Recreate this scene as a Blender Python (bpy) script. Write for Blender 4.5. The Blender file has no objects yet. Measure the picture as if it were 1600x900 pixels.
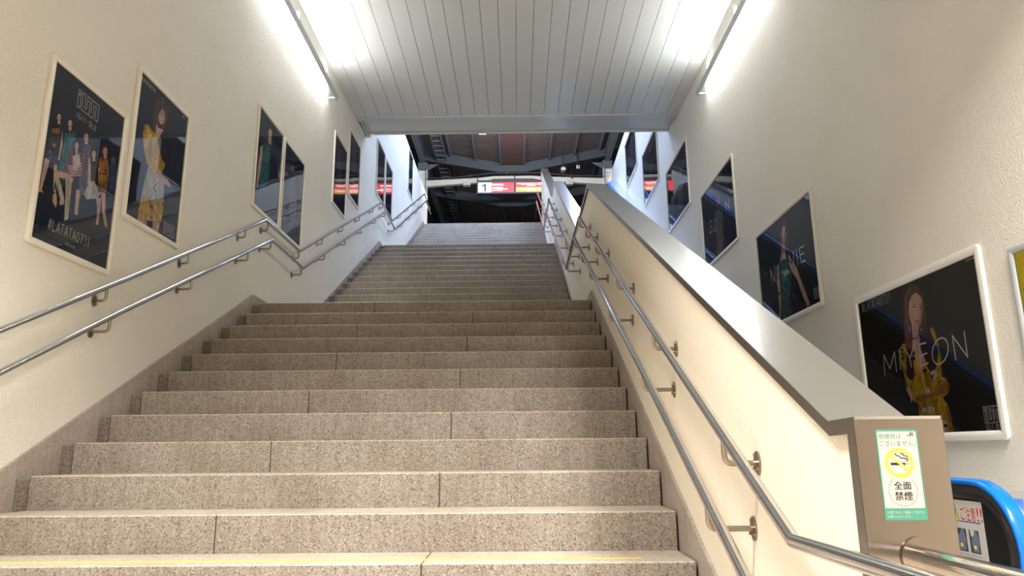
import bpy, bmesh, math, random
from mathutils import Vector, Matrix
random.seed(7)
S = bpy.context.scene
C = S.collection
PI = math.pi

# ------------------------------------------------------------------ camera, light, exposure
cam_d = bpy.data.cameras.new('camera'); cam = bpy.data.objects.new('camera', cam_d); C.objects.link(cam)
cam_d.sensor_width = 36.0; cam_d.lens = 1115.43 * 36.0 / 1600.0; cam_d.clip_start = 0.02; cam_d.clip_end = 200
R0 = (0.9999302, 0.0081525, -0.0085504); R1 = (-0.0101418, 0.2211351, -0.9751905); R2 = (-0.0060595, 0.9752091, 0.2212023)
cam.matrix_world = Matrix(((R0[0], -R1[0], -R2[0], 0), (R0[1], -R1[1], -R2[1], 0), (R0[2], -R1[2], -R2[2], 0), (0, 0, 0, 1)))
S.camera = cam
S.view_settings.view_transform = 'Standard'; S.view_settings.look = 'None'
S.view_settings.gamma = 1.0; S.view_settings.use_curve_mapping = False
S.view_settings.exposure = 0.0
W = bpy.data.worlds.new('night'); S.world = W; W.use_nodes = True
W.node_tree.nodes['Background'].inputs[0].default_value = (0.55, 0.65, 0.9, 1); W.node_tree.nodes['Background'].inputs[1].default_value = 0.03
TUBE = 138.0          # fluorescent tube emission
SIGN = 1.0

def area(name, loc, rot, sx, sy, power, col):
    l = bpy.data.lights.new(name, 'AREA'); l.shape = 'RECTANGLE'; l.size = sx; l.size_y = sy; l.energy = power; l.color = col
    o = bpy.data.objects.new(name, l); o.location = loc; o.rotation_euler = rot; C.objects.link(o); return o
WARM = (1.0, 0.955, 0.89); COOL = (0.52, 0.67, 1.0)
for lx, ly, lp, sp in ((-1.05, 1.05, 152, 115), (1.75, 1.15, 300, 134), (-1.2, -2.6, 26, 150), (1.2, -2.6, 26, 150), (0.0, -5.5, 36, 170)):
    lo = area('concourse_lamp', (lx, ly, 3.16), (0, 0, 0), 1.2, 0.24, lp, WARM); lo.data.spread = math.radians(sp)
area('platform_light', (-1.7, 14.6, 8.75), (0, 0, 0), 0.3, 5.0, 390, COOL)
area('platform_light', (1.8, 14.6, 8.75), (0, 0, 0), 0.3, 5.0, 390, COOL)
area('platform_light', (0.0, 18.0, 8.75), (math.radians(80), 0, 0), 4.0, 0.2, 420, (0.9, 0.94, 1.0))  # unseen extra light, added to brighten the canopy roof and columns

# ------------------------------------------------------------------ materials
MATS = {}
def nodes(name):
    m = bpy.data.materials.new(name); m.use_nodes = True; MATS[name] = m
    nt = m.node_tree; return m, nt, nt.nodes['Principled BSDF']
def plain(name, col, rough=0.5, metal=0.0, spec=0.5, coat=0.0):
    m, nt, b = nodes(name)
    b.inputs['Base Color'].default_value = (*col, 1); b.inputs['Roughness'].default_value = rough
    b.inputs['Metallic'].default_value = metal; b.inputs['Specular IOR Level'].default_value = spec
    b.inputs['Coat Weight'].default_value = coat
    return m
def add(nt, t, **kw):
    n = nt.nodes.new(t)
    for k, v in kw.items():
        if k in n.inputs: n.inputs[k].default_value = v
        else: setattr(n, k, v)
    return n
def coords(nt, scale=(1, 1, 1)):
    tc = nt.nodes.new('ShaderNodeTexCoord'); mp = nt.nodes.new('ShaderNodeMapping'); mp.inputs['Scale'].default_value = scale
    nt.links.new(tc.outputs['Object'], mp.inputs['Vector']); return mp.outputs['Vector']
def noise(nt, v, scale, detail=3, rough=0.55):
    n = add(nt, 'ShaderNodeTexNoise', Scale=scale, Detail=detail, Roughness=rough); nt.links.new(v, n.inputs['Vector']); return n.outputs['Fac']
def ramp(nt, f, *stops):
    r = nt.nodes.new('ShaderNodeValToRGB'); cr = r.color_ramp
    while len(cr.elements) < len(stops): cr.elements.new(0.5)
    for e, (p, c) in zip(cr.elements, stops): e.position = p; e.color = (*c, 1) if len(c) == 3 else c
    nt.links.new(f, r.inputs[0]); return r.outputs[0]
def mix(nt, a, b, f=0.5, mode='MULTIPLY'):
    n = nt.nodes.new('ShaderNodeMix'); n.data_type = 'RGBA'; n.blend_type = mode
    if isinstance(f, float): n.inputs[0].default_value = f
    else: nt.links.new(f, n.inputs[0])
    nt.links.new(a, n.inputs[6]); nt.links.new(b, n.inputs[7]); return n.outputs[2]
def bump(nt, b, h, strength, dist):
    n = add(nt, 'ShaderNodeBump', Strength=strength, Distance=dist); nt.links.new(h, n.inputs['Height']); nt.links.new(n.outputs[0], b.inputs['Normal'])

def stucco(name, c1, c2, grain=0.9):
    m, nt, b = nodes(name); v = coords(nt)
    big = noise(nt, v, 1.3, 4); fine = noise(nt, v, 95, 3, 0.6)
    col = ramp(nt, big, (0.3, c1), (0.7, c2))
    spots = ramp(nt, noise(nt, v, 9, 5, 0.7), (0.24, (0.72, 0.68, 0.62)), (0.32, (1, 1, 1)))
    nt.links.new(mix(nt, col, spots, 0.6), b.inputs['Base Color'])
    b.inputs['Roughness'].default_value = 0.75; b.inputs['Specular IOR Level'].default_value = 0.25
    bump(nt, b, fine, grain, 0.008); return m
stucco('stucco', (0.715, 0.68, 0.60), (0.755, 0.72, 0.645))
stucco('parapet_stucco', (0.775, 0.71, 0.60), (0.80, 0.735, 0.63), 0.45)

def granite(name, dark, base, light):
    m, nt, b = nodes(name); v = coords(nt)
    vo = add(nt, 'ShaderNodeTexVoronoi', Scale=190.0); nt.links.new(v, vo.inputs['Vector'])
    sep = nt.nodes.new('ShaderNodeSeparateColor'); nt.links.new(vo.outputs['Color'], sep.inputs[0])
    sp = ramp(nt, sep.outputs[0], (0.0, dark), (0.13, dark), (0.2, base), (0.8, base), (0.92, light), (1.0, light))
    dirt = ramp(nt, noise(nt, v, 2.2, 5, 0.65), (0.3, (0.72, 0.68, 0.63)), (0.65, (1, 1, 1)))
    streak = ramp(nt, noise(nt, coords(nt, (38, 38, 3)), 1.0, 3, 0.6), (0.32, (0.78, 0.73, 0.68)), (0.55, (1, 1, 1)))
    c = mix(nt, mix(nt, sp, dirt, 0.8), streak, 0.6)
    nt.links.new(c, b.inputs['Base Color']); b.inputs['Roughness'].default_value = 0.5; b.inputs['Specular IOR Level'].default_value = 0.4
    bump(nt, b, noise(nt, v, 220, 2), 0.25, 0.002); return m
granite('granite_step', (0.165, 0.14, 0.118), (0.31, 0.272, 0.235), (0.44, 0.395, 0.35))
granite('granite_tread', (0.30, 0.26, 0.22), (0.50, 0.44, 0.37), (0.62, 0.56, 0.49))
granite('granite_gutter', (0.11, 0.095, 0.08), (0.235, 0.20, 0.165), (0.36, 0.31, 0.27))
granite('granite_skirt', (0.30, 0.26, 0.23), (0.40, 0.35, 0.31), (0.47, 0.42, 0.38))
plain('joint', (0.06, 0.05, 0.04), 0.9)

def steel(name, col, rough, aniso=None):
    m, nt, b = nodes(name); b.inputs['Metallic'].default_value = 1.0; b.inputs['Base Color'].default_value = (*col, 1)
    v = coords(nt, aniso or (1, 1, 1)); r = nt.nodes.new('ShaderNodeMapRange'); r.inputs[3].default_value = rough * 0.75; r.inputs[4].default_value = rough * 1.3
    nt.links.new(noise(nt, v, 14, 4), r.inputs[0]); nt.links.new(r.outputs[0], b.inputs['Roughness']); return m
steel('rail_steel', (0.74, 0.74, 0.74), 0.12, (1, 3, 1))
steel('bracket_steel', (0.33, 0.29, 0.23), 0.3)
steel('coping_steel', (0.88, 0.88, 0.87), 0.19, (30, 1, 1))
steel('lip_dark_reflect', (0.30, 0.28, 0.26), 0.34, (1, 1, 1))  # same stainless as the coping, its dark reflection put into the colour
steel('end_steel', (0.47, 0.40, 0.345), 0.15, (30, 1, 2))  # warm reflection of the concourse tinted into the steel colour
plain('frame_cream', (0.74, 0.69, 0.58), 0.35); plain('frame_white', (0.80, 0.77, 0.70), 0.32); plain('frame_grey', (0.42, 0.46, 0.47), 0.4)
plain('print_black', (0.017, 0.0175, 0.020), 0.55); plain('print_navy', (0.024, 0.030, 0.052), 0.55); plain('print_hazy', (0.036, 0.046, 0.085), 0.55)  # last one: navy print of the upper posters, bluish haze and reflection mixed in
m, nt, b = nodes('print_yellow'); v = coords(nt)
vo = add(nt, 'ShaderNodeTexVoronoi', Scale=26.0); nt.links.new(v, vo.inputs['Vector'])
dots = ramp(nt, vo.outputs['Distance'], (0.0, (1, 1, 1)), (0.2, (1, 1, 1)), (0.22, (0, 0, 0)))
nt.links.new(mix(nt, ramp(nt, noise(nt, v, 0.1), (0, (0.92, 0.74, 0.01)), (1, (0.92, 0.74, 0.01))), vo.outputs['Color'], dots, 'MIX'), b.inputs['Base Color'])
b.inputs['Roughness'].default_value = 0.4
# clear wavy acrylic cover of the poster frames
m, nt, b = nodes('acrylic'); v = coords(nt)
nt.nodes.remove(b); out = nt.nodes['Material Output']
gl = add(nt, 'ShaderNodeBsdfGlossy', Roughness=0.015); tr = nt.nodes.new('ShaderNodeBsdfTransparent'); fr = add(nt, 'ShaderNodeFresnel', IOR=1.62); ms = nt.nodes.new('ShaderNodeMixShader')
bp = add(nt, 'ShaderNodeBump', Strength=0.10, Distance=0.01); nt.links.new(noise(nt, v, 2.6, 1, 0.4), bp.inputs['Height']); nt.links.new(bp.outputs[0], gl.inputs['Normal'])
nt.links.new(fr.outputs[0], ms.inputs[0]); nt.links.new(tr.outputs[0], ms.inputs[1]); nt.links.new(gl.outputs[0], ms.inputs[2]); nt.links.new(ms.outputs[0], out.inputs['Surface'])
ART_COL = dict(hair_brown=(0.085, 0.042, 0.034), hair_mauve=(0.20, 0.085, 0.075), hair_dark=(0.035, 0.018, 0.018), skin=(0.66, 0.44, 0.36), skin_shade=(0.42, 0.25, 0.20), skin_dim=(0.22, 0.15, 0.14), skin_blue=(0.13, 0.12, 0.17),
    yellow=(0.58, 0.36, 0.03), yellow_shade=(0.36, 0.20, 0.02), ink=(0.012, 0.012, 0.015), petal=(0.62, 0.56, 0.52), tan=(0.34, 0.17, 0.045), brow=(0.12, 0.06, 0.05), eye=(0.05, 0.03, 0.03), lips=(0.40, 0.12, 0.11), white=(0.80, 0.78, 0.74),
    dress_white=(0.58, 0.55, 0.50), teal=(0.035, 0.13, 0.15), teal_dark=(0.09, 0.20, 0.22), grey_dress=(0.13, 0.11, 0.12), mauve=(0.10, 0.075, 0.10), navy=(0.035, 0.035, 0.055), blue_dress=(0.04, 0.055, 0.13), maroon=(0.22, 0.045, 0.07), boot=(0.60, 0.54, 0.44), logo=(0.55, 0.53, 0.50))
def ink(k, c):
    """printed colour with the fabric, hair or skin grain of the picture"""
    c = tuple(min(0.85, 1.25 * v) for v in c); sc = lambda f: tuple(min(0.9, v * f) for v in c)
    m, nt, b = nodes('ink_' + k); b.inputs['Roughness'].default_value = 0.55; v = coords(nt)
    if k.startswith('hair'): col = ramp(nt, noise(nt, coords(nt, (1, 90, 4)), 1.0, 4, 0.7), (0.28, sc(0.45)), (0.52, c), (0.75, sc(2.1)))
    elif k in ('yellow', 'tan', 'yellow_shade'):
        base = ramp(nt, noise(nt, coords(nt, (1, 26, 9)), 1.0, 3, 0.6), (0.3, sc(0.45)), (0.55, c), (0.8, sc(1.35)))
        mk = ramp(nt, noise(nt, v, 21, 2, 0.75), (0.33, (0.10, 0.07, 0.04)), (0.385, (1, 1, 1)), (0.66, (1, 1, 1)), (0.70, (2.0, 2.2, 6.0)))
        col = mix(nt, base, mk, 1.0)
    elif k in ('teal', 'teal_dark', 'navy', 'blue_dress', 'maroon', 'mauve', 'grey_dress'):
        col = ramp(nt, noise(nt, coords(nt, (1, 45, 30)), 1.0, 4, 0.75), (0.3, sc(0.35)), (0.5, c), (0.72, sc(2.4)))
    elif k in ('dress_white', 'petal', 'boot'): col = ramp(nt, noise(nt, coords(nt, (1, 40, 12)), 1.0, 3, 0.6), (0.3, sc(0.5)), (0.6, c))
    elif k.startswith('skin'): col = ramp(nt, noise(nt, v, 14, 2, 0.5), (0.25, sc(0.62)), (0.6, c))
    else: b.inputs['Base Color'].default_value = (*c, 1); return
    nt.links.new(col, b.inputs['Base Color'])
for k, c in ART_COL.items(): ink(k, c)
m, nt, b = nodes('ceiling_paint'); b.inputs['Base Color'].default_value = (0.60, 0.60, 0.565, 1); b.inputs['Roughness'].default_value = 0.36; b.inputs['Specular IOR Level'].default_value = 0.5
bump(nt, b, noise(nt, coords(nt), 400, 2), 0.05, 0.001)
plain('trim_paint', (0.55, 0.54, 0.48), 0.38); plain('groove_dark', (0.08, 0.08, 0.08), 0.9); plain('slab_concrete', (0.45, 0.43, 0.40), 0.9)
plain('lamp_grey', (0.42, 0.44, 0.45), 0.5); plain('white_plastic', (0.8, 0.8, 0.8), 0.4)
def emit(name, col, st):
    m, nt, b = nodes(name); b.inputs['Base Color'].default_value = (*col, 1); b.inputs['Emission Color'].default_value = (*col, 1); b.inputs['Emission Strength'].default_value = st; return m
emit('tube_light', (0.95, 0.98, 1.0), TUBE); emit('lamp_glow', (0.85, 0.93, 1.0), 3.0)
emit('sign_white', (0.93, 0.97, 1.0), 0.85 * SIGN); emit('sign_red', (0.95, 0.05, 0.07), 1.0 * SIGN); emit('sign_orange', (1.0, 0.28, 0.03), 1.0 * SIGN); emit('sign_text', (1.0, 0.85, 0.88), 1.1 * SIGN)
plain('sign_navy', (0.02, 0.035, 0.06), 0.4)
m, nt, b = nodes('roof_board'); v = coords(nt, (1, 7.5, 1))
w = add(nt, 'ShaderNodeTexWave', Scale=1.0, Distortion=0.6, Detail=2.0); w.bands_direction = 'Y'; nt.links.new(v, w.inputs['Vector'])
nt.links.new(mix(nt, ramp(nt, noise(nt, coords(nt, (0.6, 6, 1)), 2.0, 4), (0.3, (0.10, 0.075, 0.074)), (0.75, (0.19, 0.145, 0.135))), ramp(nt, w.outputs[0], (0.0, (0.55, 0.55, 0.55)), (0.25, (1, 1, 1))), 0.8), b.inputs['Base Color']); b.inputs['Roughness'].default_value = 0.8
plain('roof_gutter', (0.125, 0.062, 0.06), 0.75); plain('roof_steel', (0.055, 0.065, 0.075), 0.6); plain('girder_grey', (0.12, 0.13, 0.15), 0.55)
plain('column_white', (0.72, 0.71, 0.68), 0.5); plain('beam_cream', (0.62, 0.58, 0.50), 0.5); plain('black_pipe', (0.03, 0.03, 0.035), 0.5); plain('bolt_dark', (0.12, 0.11, 0.10), 0.5, 0.8)
plain('blue_rubber', (0.0, 0.16, 0.72), 0.22, 0.0, 0.6); plain('black_panel', (0.012, 0.013, 0.014), 0.3); plain('deck_steel', (0.60, 0.62, 0.63), 0.35, 0.9)
steel('chrome_rim', (0.70, 0.68, 0.64), 0.2)
plain('tread_metal', (0.25, 0.25, 0.26), 0.5, 0.7)
plain('yellow_tape', (0.78, 0.55, 0.10), 0.5)
plain('stk_green', (0.07, 0.34, 0.24), 0.5); plain('stk_white', (0.58, 0.565, 0.54), 0.5); plain('stk_yellow', (0.86, 0.66, 0.10), 0.45); plain('stk_black', (0.03, 0.025, 0.025), 0.45); plain('stk_red', (0.62, 0.02, 0.03), 0.45); plain('stk_blue', (0.02, 0.06, 0.35), 0.45); plain('stk_grey', (0.35, 0.34, 0.34), 0.45)
plain('stk_photo', (0.05, 0.06, 0.09), 0.45); plain('stk_denim', (0.16, 0.20, 0.29), 0.45); plain('platform_floor', (0.38, 0.37, 0.35), 0.7); plain('tile_floor', (0.48, 0.42, 0.35), 0.4)

# ------------------------------------------------------------------ mesh helpers
class MB:
    """collects shapes of one part; build() links them as one mesh object"""
    def __init__(s): s.v = []; s.f = []; s.m = []; s.mats = []
    def mi(s, m):
        if m not in s.mats: s.mats.append(m)
        return s.mats.index(m)
    def face(s, pts, m):
        n = len(s.v); s.v += [tuple(p) for p in pts]; s.f.append(list(range(n, n + len(pts)))); s.m.append(s.mi(m))
    def raw(s, vs, fs, m):
        n = len(s.v); s.v += [tuple(p) for p in vs]; k = s.mi(m)
        for f in fs: s.f.append([n + i for i in f]); s.m.append(k)
    def box(s, x0, x1, y0, y1, z0, z1, m):
        vs = [(x, y, z) for x in (x0, x1) for y in (y0, y1) for z in (z0, z1)]
        s.raw(vs, [(0, 1, 3, 2), (4, 6, 7, 5), (0, 4, 5, 1), (2, 3, 7, 6), (0, 2, 6, 4), (1, 5, 7, 3)], m); return s
    def prism(s, prof, a0, a1, m, axis='x'):
        """prof: closed outline in the other two axes, extruded from a0 to a1 along axis"""
        def P(q, a): return {'x': (a, q[0], q[1]), 'y': (q[0], a, q[1]), 'z': (q[0], q[1], a)}[axis]
        n = len(prof); vs = [P(q, a0) for q in prof] + [P(q, a1) for q in prof]
        s.raw(vs, [list(range(n))[::-1], list(range(n, 2 * n))] + [(i, (i + 1) % n, n + (i + 1) % n, n + i) for i in range(n)], m); return s
    def tube(s, pts, r, m, seg=14, cap=True):
        pts = [Vector(p) for p in pts]; n = len(pts); rings = []
        up = None
        for i, p in enumerate(pts):
            d0 = (p - pts[i - 1]).normalized() if i else None; d1 = (pts[i + 1] - p).normalized() if i < n - 1 else None
            t = (d0 + d1).normalized() if d0 is not None and d1 is not None else (d1 if d0 is None else d0)
            k = 1.0
            if d0 is not None and d1 is not None: k = 1.0 / max(0.5, t.dot(d1))
            if up is None: up = Vector((0, 0, 1)) if abs(t.z) < 0.9 else Vector((1, 0, 0))
            a = up - t * up.dot(t)
            a = a.normalized() if a.length > 1e-4 else t.orthogonal().normalized()
            bb = t.cross(a); up = a
            # mitre: stretch along the bend plane
            ring = []
            for j in range(seg):
                th = 2 * PI * j / seg; q = a * math.cos(th) * r + bb * math.sin(th) * r
                if k > 1.001:
                    bd = (d1 - d0).normalized(); q = q + bd * q.dot(bd) * (k - 1)
                ring.append(p + q)
            rings.append(ring)
        vs = [q for g in rings for q in g]; fs = []
        for i in range(n - 1):
            for j in range(seg): fs.append((i * seg + j, i * seg + (j + 1) % seg, (i + 1) * seg + (j + 1) % seg, (i + 1) * seg + j))
        if cap: fs += [list(range(seg))[::-1], [(n - 1) * seg + j for j in range(seg)]]
        s.raw(vs, fs, m); return s
    def disc(s, c, ax, r1, r2, th, m, seg=20):
        """elliptic plate: centre, axis 'x'/'y'/'z', half sizes, thickness along the axis"""
        prof = [(r1 * math.cos(2 * PI * i / seg), r2 * math.sin(2 * PI * i / seg)) for i in range(seg)]
        k = 'xyz'.index(ax); o = [i for i in range(3) if i != k]
        prof = [(c[o[0]] + p[0], c[o[1]] + p[1]) for p in prof]
        return s.prism(prof, c[k], c[k] + th, m, ax)
    def build(s, name, parent=None, bevel=0, smooth=None, seg=2):
        me = bpy.data.meshes.new(name); me.from_pydata(s.v, [], s.f); me.update()
        for m in s.mats: me.materials.append(MATS[m])
        me.polygons.foreach_set('material_index', s.m)
        bm = bmesh.new(); bm.from_mesh(me)
        bmesh.ops.recalc_face_normals(bm, faces=bm.faces)
        if bevel:
            bmesh.ops.bevel(bm, geom=[e for e in bm.edges if len(e.link_faces) == 2 and e.calc_face_angle(0) > 0.6], offset=bevel, segments=seg, profile=0.5, affect='EDGES')
        ng = [f for f in bm.faces if len(f.verts) > 4]
        if ng: bmesh.ops.triangulate(bm, faces=ng)
        bm.to_mesh(me); bm.free()
        if smooth:
            for p in me.polygons: p.use_smooth = True
            me.set_sharp_from_angle(angle=smooth)
        o = bpy.data.objects.new(name, me); C.objects.link(o)
        if parent: o.parent = parent
        return o
def tag(o, label=None, cat=None, group=None, kind=None):
    for k, v in (('label', label), ('category', cat), ('group', group), ('kind', kind)):
        if v: o[k] = v
    return o
def thing(name, label, cat, loc=(0, 0, 0), group=None, kind=None):
    o = bpy.data.objects.new(name, None); o.location = loc; o.empty_display_size = 0.1; C.objects.link(o)
    bpy.context.view_layer.update()
    return tag(o, label, cat, group, kind)
def settle(root):
    """parts are modelled in place: keep them there under a root that stands elsewhere"""
    inv = Matrix.Translation(root.location).inverted()
    for c in root.children: c.matrix_parent_inverse = inv
def lerp_profile(pr):
    def f(y):
        if y <= pr[0][0]: return pr[0][1]
        for (a, b), (c, d) in zip(pr, pr[1:]):
            if y <= c: return b + (d - b) * (y - a) / (c - a)
        return pr[-1][1]
    return f
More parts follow.
